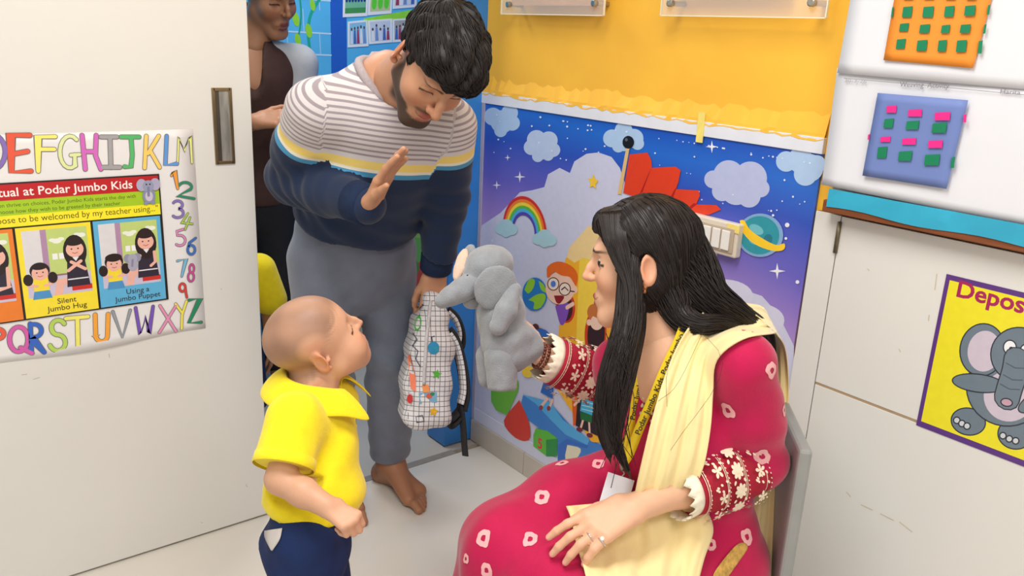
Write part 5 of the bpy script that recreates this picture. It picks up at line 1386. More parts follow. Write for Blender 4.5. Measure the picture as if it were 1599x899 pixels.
# embroidered sleeve ends: a flared red cuff with cream needlework and a lace edge
m_red = mat('cuff_red', (170, 16, 48), .75, .06, 60, bump=.2, bscale=300); m_emb = mat('cream_thread', (238, 222, 196), .75, .08, 120, bump=.3, bscale=500); m_lace = mat('ivory_lace', (240, 232, 210), .85, .05, 90)
def sleeve_end(a, b, r0, r1, start, end, up):
    d = unit(b - a); Ls = np.linalg.norm(b - a); u_ = unit(np.asarray(up) - d * (np.asarray(up) @ d)); w_ = np.cross(d, u_)
    def at_(s, ang, off=0.0):                                # s along the sleeve 0..1, angle round it
        r = r0 + (r1 - r0) * s + off + .0022 * math.sin(ang * 3 + s * 5)
        return a + d * Ls * (start + (end - start) * s) + (u_ * math.cos(ang) + w_ * math.sin(ang)) * r
    V = []; n = 40; rows = 12
    for j in range(rows + 1):
        for i in range(n): V.append(at_(j / rows, 2 * math.pi * i / n))
    F = [(j * n + i, j * n + (i + 1) % n, (j + 1) * n + (i + 1) % n, (j + 1) * n + i) for j in range(rows) for i in range(n)]
    cuff = mesh_obj('embroidered_cuff', V, F, m_red, kurta); cuff['label'] = 'red cuff with cream floral embroidery and lace edge'; cuff.modifiers.new('thickness', 'SOLIDIFY').thickness = -.002
    Lc = Ls * (end - start); rm = (r0 + r1) / 2
    pr = Print(lambda u, v, z: at_(v, u, .0010 + z * 2.0), .00001)
    def dot(u, v, r, rv=None, rot=0.0): pr.poly([(u + x / rm, v + y / Lc) for x, y in circle((0, 0), r, 10, rv, rot)], (238, 222, 196))
    def flower(u, v, r, n_=6):
        for k in range(n_):
            q = 2 * math.pi * k / n_; dot(u + math.cos(q) * r * .62 / rm, v + math.sin(q) * r * .62 / Lc, r * .40, r * .26, q)
        dot(u, v, r * .30)
    def line(v, w): 
        for k in range(40): pr.poly([(2 * math.pi * k / 40, v - w / Lc), (2 * math.pi * (k + 1) / 40, v - w / Lc), (2 * math.pi * (k + 1) / 40, v + w / Lc), (2 * math.pi * k / 40, v + w / Lc)], (238, 222, 196))
    for v in (.04, .075, .36, .385, .64, .665, .93, .96): line(v, .0007)
    for k in range(46):
        for v in (.0575, .3725, .6525, .945): dot(2 * math.pi * k / 46, v, .0016, .0009, .6)
    N = 11
    for k in range(N):
        u = 2 * math.pi * (k + .5) / N
        flower(u, .515, .0125, 8); dot(u + .28, .44, .0035, .0022, .6); dot(u + .28, .59, .0035, .0022, -.6)
    for k in range(9):
        u = 2 * math.pi * k / 9
        flower(u, .80, .0100, 5); flower(u + .35, .22, .0095, 5)
        for j in range(7):
            q = j / 6; dot(u + .16 + .24 * q, .72 + .17 * math.sin(q * 3.1), .0028, .0017, 1.2); dot(u + .02 + .25 * q, .14 + .16 * math.sin(q * 3.1), .0028, .0017, .8)
    e = pr.obj('embroidery', cuff, .75, m_emb); e['kind'] = 'stuff'
    V = []; n = 72
    for j in range(4):
        for i in range(n):
            ang = 2 * math.pi * i / n; V.append(at_(1.0 + (.012 * j + (.02 * (.5 + .5 * math.cos(i * math.pi / 2)) if j == 3 else 0)) / Lc * .55, ang, .0015 + .002 * math.sin(i * math.pi / 2) * j / 3))
    o = mesh_obj('lace_edge', V, [(j * n + i, j * n + (i + 1) % n, (j + 1) * n + (i + 1) % n, (j + 1) * n + i) for j in range(3) for i in range(n)], m_lace, cuff); o.modifiers.new('thickness', 'SOLIDIFY').thickness = .002
    return at_
sleeve_end(ELt, WLt, .056, .051, .06, .60, DIR(0, -.9, -.4))
sleeve_end(ERt, WRt, .052, .048, .05, .84, DIR(0, -.9, -.4))
# printed pale squares on the cloth
def motif(px, py, s, rot, T=Tk, parent=kurta, thin=False):
    d = unit(MW @ np.array([(px - CX) / FPX, (py - CY) / FPX, 1.0])); h = T.ray_cast(Vector(CAM), Vector(d))
    if h[0] is None: return
    p = np.array(h[0]); n = np.array(h[1]); n = n if n @ d < 0 else -n
    n = unit(n - d * .15); e1 = unit(np.cross(n, Zu)); e2 = np.cross(n, e1); c, s_ = math.cos(rot), math.sin(rot); e1, e2 = e1 * c + e2 * s_, e2 * c - e1 * s_
    V = []; N = 28
    for j in range(4):
        r = s * (.36 + .64 * j / 3)
        for i in range(N):
            a = 2 * math.pi * i / N; q = (abs(math.cos(a)) ** 3.2 + abs(math.sin(a)) ** 3.2) ** (-1 / 3.2)
            q *= 1 + .07 * math.sin(3 * a + px) + .04 * math.sin(7 * a + py)
            w = p + e1 * math.cos(a) * q * r * .82 + e2 * math.sin(a) * q * r; g = T.ray_cast(Vector(w + n * .06), Vector(-n), .14); V.append(np.array(g[0]) + np.array(n) * .0011 if g[0] is not None else w + n * .0011)
    F = [(j * N + i, j * N + (i + 1) % N, (j + 1) * N + (i + 1) % N, (j + 1) * N + i) for j in range(3) for i in range(N)]
    mesh_obj('motif', V, F, mat('motif_pink', (240, 176, 178), .75, .06, 60), parent)
dpx = 1.38 / FPX
for q in ((846, 776, 15, .2), (828, 842, 14, .3), (755, 840, 14, .1), (728, 872, 8, .1), (878, 723, 12, .9), (934, 724, 13, .2), (1205, 578, 14, .7), (1185, 518, 12, .6), (1137, 640, 14, .3), (1190, 712, 15, .7), (1166, 838, 14, .2), (1110, 850, 10, .2), (928, 548, 12, .6), (1224, 640, 10, .5), (760, 890, 12, .2), (905, 800, 10, .3)): motif(q[0], q[1], q[2] * dpx, q[3])
# gold trouser band that shows in the side slit
bd2 = []
for a_, b_ in (((1104, 905), (1128, 915)), ((1122, 880), (1144, 890)), ((1140, 858), (1160, 868)), ((1155, 842), (1172, 850))):
    for q in (a_, b_):
        c_ = cast(Tk, q[0], q[1], .004); bd2.append(c_ if c_ is not None else P(q[0], q[1], 1.45))
o = mesh_obj('gold_border', bd2, [(2 * i, 2 * i + 1, 2 * i + 3, 2 * i + 2) for i in range(3)], mat('gold_brocade', (206, 164, 84), .4, .3, 120, metal=.35, bump=.4, bscale=200), kurta); o.modifiers.new('thickness', 'SOLIDIFY').thickness = .004; o.modifiers.new('round', 'SUBSURF').render_levels = 2
# ------------------------------------------------------------------ her hair, shawl, lanyard
m_hair = hair_mat('long_dark_hair', (30, 21, 19), .35, .42)
HV = Field(); s_t = .955
HV.ell(L_(0, -.014, .042), (.085, .106, .092), k=.02); HV.ell(L_(0, -.02, -.02), (.080, .085, .085), k=.03)
HV.cone(L_(-.02, .064, .088), L_(.02, .064, .088), .022, None, .02)
def hl_t(X, D):
    x, y, z = X[..., 0], X[..., 1], X[..., 2]
    zl = np.interp(y, [-.2, .010, .030, .046, .060, .075, .09, .13], [-.2, -.2, -.10, -.005, .042, .062, .070, .074])
    n = .0008 * np.sin(y * 160 + z * 50 + x * 60) + .0008 * np.sin(x * 230 + y * 70)
    part = .006 * np.exp(-((x + .022 + .1 * (y - .03)) / .006) ** 2) * (z > .05)          # side parting
    return np.maximum(D + n + part, (zl - z) + .003 * np.sin(z * 240))
HV.fn(hl_t)
for x in (-1, 1): HV.ell(L_(x * .090, -.014, -.004), (.030, .020, .032), k=.006, sub=True)
cV, cF = HV.mesh(.0032, 1, pad=.02); cW = (cV * s_t) @ Mt.T + ht_c
guides = [
 ([P(985, 345, 1.53), P(976, 400, 1.486), P(974, 450, 1.472), P(972, 510, 1.452), P(950, 590, 1.430), P(940, 660, 1.420), P(955, 728, 1.408)], [.008, .010, .012, .017, .018, .013, .002]),
 ([P(1000, 350, 1.53), P(990, 400, 1.482), P(990, 450, 1.468), P(988, 510, 1.448), P(966, 590, 1.426), P(956, 670, 1.414), P(988, 752, 1.398)], [.008, .011, .014, .017, .018, .014, .002]),
 ([P(1004, 470, 1.480), P(998, 520, 1.458), P(980, 590, 1.434), P(966, 655, 1.420), P(966, 715, 1.410)], [.006, .010, .013, .011, .002]),
 ([P(1030, 380, 1.56), P(1072, 430, 1.54), P(1108, 470, 1.515), P(1150, 496, 1.520), P(1186, 530, 1.60), P(1196, 610, 1.68)], [.080, .064, .044, .030, .028, .020]),
 ([P(1040, 440, 1.52), P(1062, 490, 1.495), P(1090, 506, 1.470), P(1128, 505, 1.475), P(1160, 512, 1.53)], [.040, .030, .020, .016, .010])]
HM = Field()
for g, r in guides: HM.chain(cat(g, 5), list(np.interp(np.linspace(0, 1, 5 * len(g) - 4), np.linspace(0, 1, len(r)), np.array(r) * .80)), .008)
HM.fn(lambda X, D: D)
lV, lF = HM.mesh(.0042, 4)
sV_, sF_ = [], []
rr = np.random.RandomState(11)
def add_tube(pts, rad, n=5):
    v, f = tube(pts, rad, n); b = len(sV_); sV_.extend(v); sF_.extend([tuple(x + b for x in g) for g in f])
for gi, (g, r) in enumerate(guides):
    G_ = cat(g, 5); Rg = np.interp(np.linspace(0, 1, len(G_)), np.linspace(0, 1, len(r)), r)
    for k in range((210, 260, 170, 560, 170)[gi]):
        a = rr.uniform(0, 2 * math.pi); q = rr.uniform(.82, 1.02); pts = []; ph = rr.uniform(0, 6); end = int(len(G_) * rr.uniform(.72, 1.0)); prev = np.array([0, 0, 1.0])
        for i in range(end):
            t = unit(G_[min(i + 1, len(G_) - 1)] - G_[max(i - 1, 0)]); e1 = unit(np.cross(t, DIR(0, 0, 1))); e2 = np.cross(t, e1)
            aa = a + .25 * math.sin(ph + i * .25); pts.append(G_[i] + (e1 * math.cos(aa) + e2 * math.sin(aa)) * max(Rg[i], .004) * q)
        if len(pts) > 3: add_tube(pts, [0.0010 * (1 if i < len(pts) - 3 else .5) for i in range(len(pts))], 4)
for k in range(150):                                   # hair swept from the parting into the front lock
    o_ = rr.uniform(-1, 1); w_ = rr.uniform(-.004, .004); e_ = rr.uniform(.75, 1.0)
    base = [ht_c + Mt @ (L_(-.052 + .010 * o_, .045 - .030 * o_, .108) * s_t), ht_c + Mt @ (L_(-.078, .044 - .022 * o_, .066) * s_t), ht_c + Mt @ (L_(-.086 + w_ * .3, .036 - .020 * o_, .030) * s_t)]
    x_ = 8 * o_
    low_ = [P(982 + x_, 450, 1.457 + w_), P(980 + x_ * 1.3, 510, 1.440 + w_), P(960 + x_ * 1.6, 590, 1.416 + w_), P(951 + x_ * 1.5, 665, 1.405 + w_)]
    pts = cat(base + low_, 5); pts = pts[:int(len(pts) * e_)]
    add_tube(pts, [.0009] * (len(pts) - 1) + [.0003], 4)
# loose single hairs
for k in range(22):
    a, b, c = P(rr.uniform(1030, 1120), rr.uniform(470, 500), 1.44), P(rr.uniform(1040, 1130), rr.uniform(540, 620), 1.375), P(rr.uniform(1000, 1100), rr.uniform(600, 720), 1.37)
    if k < 16: add_tube(cat([P(rr.uniform(945, 1000), 520, 1.42), P(rr.uniform(930, 990), 620, 1.40), P(rr.uniform(930, 995), rr.uniform(690, 770), 1.385)], 5), .0007, 3)
    elif k < 19: add_tube(cat([a, b, c], 5), .00035, 3)
part_pt = ht_c + Mt @ L_(-.02, .02, .13)
def flow_t(p):
    q = (p - ht_c) @ Mt; return Mt @ unit([q[0] * 6, -.35 if q[1] < .05 else -.1, -.55 - (.10 - q[2]) * 3])
kl, kf2 = locks((cW, cF), 1000, flow_t, .085, .0009, 9, None, .0010, .0006, 4, 7)
b0 = len(sV_); sV_.extend(kl); sF_.extend([tuple(x + b0 for x in g) for g in kf2])
allV = np.concatenate([cW, lV, np.array(sV_)]); n1 = len(cW); n2 = n1 + len(lV)
allF = [tuple(x) for x in cF] + [tuple(x + n1 for x in g) for g in lF] + [tuple(x + n2 for x in g) for g in sF_]
mesh_obj('hair', allV, allF, m_hair, teacher)
# earring and rings, bracelet
er_p = ht_c + Mt @ (L_(-.080, -.006, -.034) * s_t)
v, f = Field().ball(er_p, .0058, .001).ball(er_p - Zu * .009, .0045, .002).mesh(.0018, 1, pad=.006); mesh_obj('earring', v, f, mat('gold', (200, 136, 90), .3, .1, 80, metal=.8), teacher)
def ringband(c, ax, r, th, m, name):
    ax = unit(ax); e1 = unit(np.cross(ax, [.3, .2, 1])); e2 = np.cross(ax, e1)
    pts = [c + (e1 * math.cos(2 * math.pi * k / 24) + e2 * math.sin(2 * math.pi * k / 24)) * r for k in range(25)]
    v, f = tube(pts, th, 6, False); return mesh_obj(name, v, f, m, teacher)
n_l = DIR(-.05, -.72, -.69); n_l = unit(n_l - hd_d * (n_l @ hd_d)); t_l = np.cross(hd_d, n_l); t_l = t_l * np.sign(t_l @ DIR(-.35, -.85, .3))
def finger_pt(i, along):
    offs = (.029, .0095, -.0095, -.027); kn = (.088, .092, .087, .078); fac = (.93, 1.04, .97, .78); cu = (.22, .28, .30, .34)
    b = WLt + hd_d * kn[i] * .9 + t_l * offs[i] * .9; dd = unit(hd_d + t_l * .10 * (1.5 - i)); a = math.radians(62) * cu[i]; dv = dd * math.cos(a) - n_l * math.sin(a)
    return b + dv * .044 * fac[i] * .9 * along, dv
m_sil = mat('silver', (214, 210, 206), .2, .05, 80, metal=.9)
for i in (2, 3):
    c, dv = finger_pt(i, .45); ringband(c, dv, .0092, .0013, m_sil, 'ring')
c, dv = finger_pt(3, .45); v, f = Field().ball(c + n_l * .0098, .0040, .001).mesh(.0014, 1, pad=.005); mesh_obj('ring_stone', v, f, mat('pearl', (240, 236, 230), .15, .03), teacher)
ax = unit(WRt - ERt)
br = MB()
for q, r in ((-.004, .0250), (.006, .0262)):
    e1 = unit(np.cross(ax, [.3, .2, 1])); e2 = np.cross(ax, e1)
    for k in range(22):
        p = WRt + ax * q + (e1 * math.cos(2 * math.pi * k / 22) + e2 * math.sin(2 * math.pi * k / 22)) * r
        br.tube([p - ax * .0036, p - ax * .002, p + ax * .002, p + ax * .0036], [.0016, .0036, .0036, .0016], 6)
o = br.obj('bracelet', mat('bead_brown', (112, 52, 40), .35, .5, 220), teacher, True); o['label'] = 'brown and gold bead bracelet'
# cream shawl
m_dup = mat('cream_chiffon', (243, 222, 162), .7, .05, 14, bump=.1, bscale=260, sheen=.4, spec=.25)
def drape(rows, n, trees, off, amp, k, ph, lift=None, sm=8, default=1.5):
    """cloth strip laid over what lies below; rows give its left and right edge"""
    A_ = cat([np.array(r[0], float) for r in rows], 6); B_ = cat([np.array(r[1], float) for r in rows], 6); Z_ = np.interp(np.linspace(0, 1, len(A_)), np.linspace(0, 1, len(rows)), [r[2] for r in rows])
    m = len(A_); Dg = np.zeros((m, n)); PX = np.zeros((m, n, 2)); Lim = np.zeros((m, n))
    for i in range(m):
        for j in range(n):
            s = j / (n - 1); q = A_[i] * (1 - s) + B_[i] * s; PX[i, j] = q; dv = MW @ np.array([(q[0] - CX) / FPX, (q[1] - CY) / FPX, 1.0]); L = np.linalg.norm(dv); best = 9.0
            for T in trees:
                h = T.ray_cast(Vector(CAM), Vector(dv / L))
                if h[0] is not None: best = min(best, h[3] / L)
            Lim[i, j] = best - off; Dg[i, j] = min(best - off, Z_[i])
    for _ in range(sm):
        E = Dg.copy(); E[1:-1] = (Dg[:-2] + 2 * Dg[1:-1] + Dg[2:]) / 4; E[:, 1:-1] = (E[:, :-2] + 2 * E[:, 1:-1] + E[:, 2:]) / 4; Dg = np.minimum(E, Lim)
    V = []
    for i in range(m):
        for j in range(n):
            s = j / (n - 1); w = math.sin(k * s * 2 * math.pi + ph + 1.1 * math.sin(i * .16)) ; w2 = .4 * math.sin(2.3 * k * s * 2 * math.pi + i * .11)
            V.append(P(PX[i, j, 0] + 1.5 * w2, PX[i, j, 1], Dg[i, j] - amp * (1 + w + w2)))
    return np.array(V), [(i * n + j, i * n + j + 1, (i + 1) * n + j + 1, (i + 1) * n + j) for i in range(m - 1) for j in range(n - 1)]
d1 = drape([((1160, 472), (1212, 520), 1.52), ((1106, 482), (1160, 530), 1.50), ((1070, 518), (1120, 562), 1.46), ((1042, 575), (1114, 612), 1.43), ((1020, 645), (1111, 662), 1.42), ((1004, 712), (1102, 716), 1.42), ((992, 768), (1092, 748), 1.43), ((985, 800), (1085, 780), 1.46)], 34, [Tk], .004, .0042, 3.2, .4)
d2 = drape([((1160, 472), (1212, 520), 1.52), ((1196, 486), (1226, 545), 1.60), ((1206, 560), (1231, 600), 1.66), ((1200, 640), (1229, 660), 1.66), ((1184, 740), (1224, 745), 1.64), ((1172, 840), (1220, 845), 1.62), ((1166, 960), (1214, 960), 1.60)], 20, [], .004, .004, 1.8, .2)
d3 = drape([((884, 790), (1090, 772), 1.52), ((892, 812), (1106, 800), 1.50), ((900, 850), (1114, 830), 1.48), ((912, 890), (1100, 872), 1.46), ((925, 950), (1085, 930), 1.44)], 44, [Tk], .006, .0070, 3.3, 1.0)
V = np.concatenate([d1[0], d2[0], d3[0]]); F = d1[1] + [tuple(x + len(d1[0]) for x in g) for g in d2[1]] + [tuple(x + len(d1[0]) + len(d2[0]) for x in g) for g in d3[1]]
dup = mesh_obj('shawl', V, F, m_dup, teacher); dup['label'] = 'cream chiffon shawl over one shoulder and across the lap'
md = dup.modifiers.new('thickness', 'SOLIDIFY'); md.thickness = .0016; md.offset = 0
Td = bvh(V, F)
# embroidered neck placket
pk = patch(Tk, (((1010, 545), (1008, 600), (1002, 660)), ((1034, 560), (1028, 610), (1016, 664))), .0016, m_red, 'neck_placket', kurta, 8, .001)
pr = Print(lambda u, v, z: (lambda c: c if c is not None else P(u, v, 1.5))(cast(Tk, u, v, .0036 + z)))
for k in range(9):
    y_ = 556 + k * 12; xc = 1021 - .11 * (y_ - 556)
    for j in range(6): pr.poly(circle((xc + 4 * math.cos(j * 1.047), y_ + 4 * math.sin(j * 1.047)), 1.7, 8), (238, 222, 196))
    pr.poly(circle((xc, y_), 1.6, 8), (238, 222, 196))
    for s_ in (-9, 9): pr.poly(circle((xc + s_, y_ + 5), 1.4, 8, 3), (238, 222, 196))
e = pr.obj('embroidery', pk, .75, m_emb); e['kind'] = 'stuff'
# lanyard with card
lan = thing('lanyard', 'yellow lettered lanyard with white card hanging on the seated woman', 'lanyard', P(975, 760, 1.40) - Zu * .05)
m_lan = mat('lanyard_yellow', (246, 212, 34), .5, .05, 80)
def ribbon(px, w, trees, off, dmin):
    pts = []; C_ = cat([np.array(q, float) for q in px], 8)
    dep_ = []
    for q in C_:
        dv = MW @ np.array([(q[0] - CX) / FPX, (q[1] - CY) / FPX, 1.0]); L = np.linalg.norm(dv); best = 9.0
        for T in trees:
            h = T.ray_cast(Vector(CAM), Vector(dv / L))
            if h[0] is not None: best = min(best, h[3] / L)
        dep_.append(min(best - off, dmin))
    dep_ = np.array(dep_); lim = dep_.copy()
    for _ in range(10): e = dep_.copy(); e[1:-1] = (dep_[:-2] + 2 * dep_[1:-1] + dep_[2:]) / 4; dep_ = np.minimum(e, lim)
    pts = [P(q[0], q[1], d) for q, d in zip(C_, dep_)]
    fr_ = []
    for i, p in enumerate(pts):
        t = unit(pts[min(i + 1, len(pts) - 1)] - pts[max(i - 1, 0)]); v = unit(p - CAM); s = unit(np.cross(v, t)); fr_.append((p, t, s, -np.cross(s, t) if (-np.cross(s, t)) @ v < 0 else np.cross(s, t)))
    V = []
    for p, t, s, n_ in fr_: V += [p - s * w / 2, p + s * w / 2]
    return V, [(2 * i, 2 * i + 1, 2 * i + 3, 2 * i + 2) for i in range(len(pts) - 1)], fr_
def lettering(fr_, s0, size, text, parent, flip):
    """print along a ribbon, starting s0 metres from its lower end and running up"""
    q = fr_[::-1]; cum = [0.0]
    for a, b in zip(q[:-1], q[1:]): cum.append(cum[-1] + np.linalg.norm(b[0] - a[0]))
    if s0 < 0: s0 = cum[-1] - .112
    def fm(u, v, z):
        x = s0 + u; i = min(max(int(np.searchsorted(cum, x)) - 1, 0), len(q) - 2); t = (x - cum[i]) / max(cum[i + 1] - cum[i], 1e-6)
        p = q[i][0] * (1 - t) + q[i + 1][0] * t; up = -q[i][2] if flip else q[i][2]
        return p + up * v + q[i][3] * (.0009 + z)
    pr = Print(fm); pr.text(text, 0, -size * .36, size, (30, 40, 30), bold=.012, width=.108); o = pr.obj('lettering', parent, .5); return o
for px, dm, txt in ((((1074, 492), (1060, 530), (1040, 572), (1020, 620), (1000, 665), (984, 705), (974, 722)), 1.47, ((.055, 'Podar Jumbo Kids'), (-1, 'Podar Jumbo Kids'))), (((1017, 492), (1010, 540), (1000, 590), (990, 640), (980, 690), (972, 722)), 1.53, ((.08, 'Podar Jumbo Kids'),))):
    V, F, fr_ = ribbon(px, .0165, [Tk, Td], .004, dm)
    st = mesh_obj('strap', V, F, m_lan, lan); st.modifiers.new('thickness', 'SOLIDIFY').thickness = .0009
    flip = (fr_[0][2] @ DIR(-.7, -.7, 0)) < 0
    for s0, t in txt: lettering(fr_, s0, .0135, t, st, flip)
    last = fr_[-1][0]
cl = MB().tube([last + Zu * .004, last - Zu * .008, last - Zu * .016], [.0045, .0055, .003], 10).tube(cat([last - Zu * .014, last - Zu * .022 + DIR(.006, 0, 0) * .005, last - Zu * .030], 4), .0016, 6); cl.obj('clip', m_steel, lan, True)
ct = last - Zu * .028; ca = DIR(.93, .28, -.15); cb = unit(DIR(-.30, .90, -.30) - ca * (DIR(-.30, .90, -.30) @ ca)); cn = np.cross(ca, cb); cn = cn if cn @ DIR(0, 0, -1) > 0 else -cn
def card(w, h0, h1, th, off): return [ct + ca * x + cb * y + cn * (off + z) for z in (0, th) for (x, y) in ((-w, h0), (w, h0), (w, h1), (-w, h1))]
FQ = [(3, 2, 1, 0), (4, 5, 6, 7), (0, 1, 5, 4), (1, 2, 6, 5), (2, 3, 7, 6), (3, 0, 4, 7)]
mesh_obj('card', card(.025, 0, .060, .0012, 0), FQ, mat('card_white', (226, 228, 236), .25, .03, 30), lan, False)
# ================================================================== elephant hand puppet
pup_b = P(785, 610, 1.72)
pup = thing('hand_puppet', 'grey plush elephant puppet raised on the seated woman\'s hand', 'puppet', pup_b)
m_fl = mat('grey_fleece', (146, 150, 156), .95, .07, 60, bump=.5, bscale=420, sheen=.5, spec=.1)
m_flin = mat('cream_fleece', (226, 196, 174), .95, .05, 60, bump=.4, bscale=420, sheen=.4, spec=.1)
PD = 1.72; pp_ = lambda x, y, dz=0.0: P(x, y, PD + dz); u_ = PD / FPX
def plush(name, F, h=.0034, m=m_fl):
    k = np.random.RandomState(len(name)).uniform(0, 6)
    F.fn(lambda X, D: D + .0005 * np.sin(X[..., 0] * 170 + k) * np.sin(X[..., 2] * 150 + X[..., 1] * 120))
    v, f = F.mesh(h, 1, pad=.012); return mesh_obj(name, v, f, m, pup)
F = Field().chain([pp_(775, 440, .01), pp_(782, 490), pp_(790, 530), pp_(794, 548)], [.040, .046, .048, .046], .02).cone(pp_(798, 542), pp_(824, 540, .012), .042, .034, .02)
F.fn(lambda X, D: D + .005 * np.sin((X - pp_(800, 540)) @ (DIR(.4, .9, 0) * 120)) * np.exp(-((X - pp_(800, 530)) ** 2).sum(-1) / (2 * .04 ** 2)))
F.ball(pp_(785, 517, -.052), .010, .006, True)
plush('body', F)
Mh = np.stack([DIR(1, 0, 0), DIR(0, 1, 0), DIR(0, 0, 1)], 1)
plush('head', Field().ell(pp_(757, 419, -.005), (32 * u_, 34 * u_, .046), Mh, .02).ell(pp_(776, 410, .015), (26 * u_, 24 * u_, .036), Mh, .03).ell(pp_(738, 446, -.01), (20 * u_, 22 * u_, .03), Mh, .02))
plush('trunk', Field().chain([pp_(742, 442, -.02), pp_(722, 452, -.03), pp_(704, 462, -.035), pp_(690, 470, -.035)], [.028, .023, .019, .015], .01))
plush('jaw', Field().ell(pp_(737, 470, -.005), (15 * u_, 13 * u_, .022), Mh, .01))
def flap(name, c, rx, ry, rot, tilt, th, m=m_fl):
    a = DIR(math.cos(rot), math.sin(rot), tilt); b = DIR(-math.sin(rot), math.cos(rot), tilt * .4); b = unit(b - a * (a @ b)); n = np.cross(a, b)
    return plush(name, Field().ell(c, (rx * u_, ry * u_, th), np.stack([a, b, n], 1), .01), .0030, m)
flap('ear', pp_(774, 449, -.056), 33, 36, .5, .35, .009)
e2 = flap('ear', pp_(727, 412, .004), 13, 34, .25, -.4, .009)
o = flap('ear_lining', pp_(719, 413, -.010), 10, 28, .25, -.4, .007, m_flin); o['label'] = 'cream inner side of the far ear'
plush('arm', Field().chain([pp_(802, 452, -.045), pp_(790, 485, -.060), pp_(778, 510, -.062)], [.016, .021, .018], .01))
plush('leg', Field().chain([pp_(783, 556, -.018), pp_(784, 600, -.020)], [.036, .030], .01).cut(pp_(786, 609, -.02), DIR(.0, 1, 0)))
plush('leg', Field().chain([pp_(762, 556, .022), pp_(763, 590, .020)], [.026, .022], .01))
v, f = Field().ball(pp_(731, 432, -.036), .0052, .001).mesh(.0018, 1, pad=.005); mesh_obj('eye', v, f, mat('black_bead', (20, 20, 24), .15), pup)

# ================================================================== school backpack in the man's hand
BD = 2.17; bk = lambda x, y, dz=0.0: P(x, y, BD + dz)
bag = thing('backpack', 'white checked backpack with doodle print and black straps in the man\'s hand', 'bag', bk(668, 664))
bR, bU = DIR(1, .02, .22), DIR(.06, -1, 0); bU = unit(bU - bR * (bU @ bR)); bN = np.cross(bR, bU)
F = Field()
Mbg = np.stack([bR, bU, bN], 1)
F.box(bk(668, 590, .08), (.052, .122, .115), Mbg, .030, .02); F.box(bk(670, 520, .08), (.043, .07, .105), Mbg, .035, .04); F.box(bk(672, 478, .08), (.024, .042, .070), Mbg, .020, .03)
F.box(bk(650, 610, .07), (.040, .085, .095), Mbg, .030, .015)
F.fn(lambda X, D: D + .0035 * np.sin((X - bk(668, 560)) @ (bU * 70 + bR * 50)) )
gv, gf = F.mesh(.0055, 1)
rel = gv - bk(668, 660, .1); Nn = vnormals(gv, gf)
gu = rel @ bU; gvv = np.where(np.abs(Nn @ bR) > .72, rel @ bN, rel @ bR) 
def grid_mat():
    m = bpy.data.materials.new('checked_canvas'); m.use_nodes = True; nt = m.node_tree; b = nt.nodes['Principled BSDF']; last_ = None
    for nm in ('gu', 'gv'):
        a = nt.nodes.new('ShaderNodeAttribute'); a.attribute_name = nm
        f = nt.nodes.new('ShaderNodeMath'); f.operation = 'PINGPONG'; f.inputs[1].default_value = .0064; nt.links.new(a.outputs['Fac'], f.inputs[0])
        l = nt.nodes.new('ShaderNodeMath'); l.operation = 'LESS_THAN'; l.inputs[1].default_value = .0008; nt.links.new(f.outputs[0], l.inputs[0])
        if last_: mx = nt.nodes.new('ShaderNodeMath'); mx.operation = 'MAXIMUM'; nt.links.new(last_, mx.inputs[0]); nt.links.new(l.outputs[0], mx.inputs[1]); last_ = mx.outputs[0]
        else: last_ = l.outputs[0]
    mx = nt.nodes.new('ShaderNodeMix'); mx.data_type = 'RGBA'; nt.links.new(last_, mx.inputs[0]); mx.inputs[6].default_value = lin((228, 226, 228)) + (1,); mx.inputs[7].default_value = lin((96, 92, 108)) + (1,)
    nt.links.new(mx.outputs[2], b.inputs['Base Color']); b.inputs['Roughness'].default_value = .6
    return m
m_chk = grid_mat()
bbody = mesh_obj('bag_body', gv, gf, m_chk, bag, floats={'gu': gu, 'gv': gvv})
Tb = bvh(gv, gf)
pr = Print(lambda u, v, z: (lambda c: c if c is not None else bk(u, v))(cast(Tb, u, v, .0012 + z * 8)))
def dood(pts, c): pr.poly(pts, c)
dood(circle((653, 505), 5, 14, 12, .15), (70, 180, 60)); dood(circle((677, 543), 9, 18, 10), (44, 150, 200)); dood(circle((679, 546), 5, 12, 4), (60, 190, 90)); pr.stroke([(675, 533), (674, 526), (678, 525)], 1.6, (60, 60, 80))
dood(star((682, 584), 8, 3.6, 5, -80), (80, 180, 50)); dood(star((677, 642), 8, 4, 5, -80), (226, 178, 40)); dood([(659, 601), (669, 600), (671, 612), (661, 613)], (240, 150, 80)); dood([(654, 613), (682, 612), (682, 628), (656, 630)], (120, 170, 200)); dood(circle((670, 618), 5, 10, 4), (206, 90, 70)); dood(circle((675, 615), 4, 10, 3), (40, 130, 90))
pr.stroke([(650, 650), (660, 648), (662, 657), (651, 659), (650, 650)], 1.2, (60, 60, 80)); pr.stroke([(646, 520), (652, 530), (645, 540), (653, 548), (650, 560), (657, 572)], 1.3, (60, 60, 90)); pr.stroke([(655, 470), (662, 476), (656, 482)], 1.2, (60, 60, 90))
dood(circle((641, 622), 4.5, 12, 7), (214, 50, 50)); dood([(638, 556), (641, 552), (650, 590), (650, 612), (642, 606)], (240, 130, 96))
pr.obj('doodle_print', bbody, .6)
m_blk = mat('black_webbing', (24, 24, 28), .7, .15, 120, bump=.3, bscale=300)
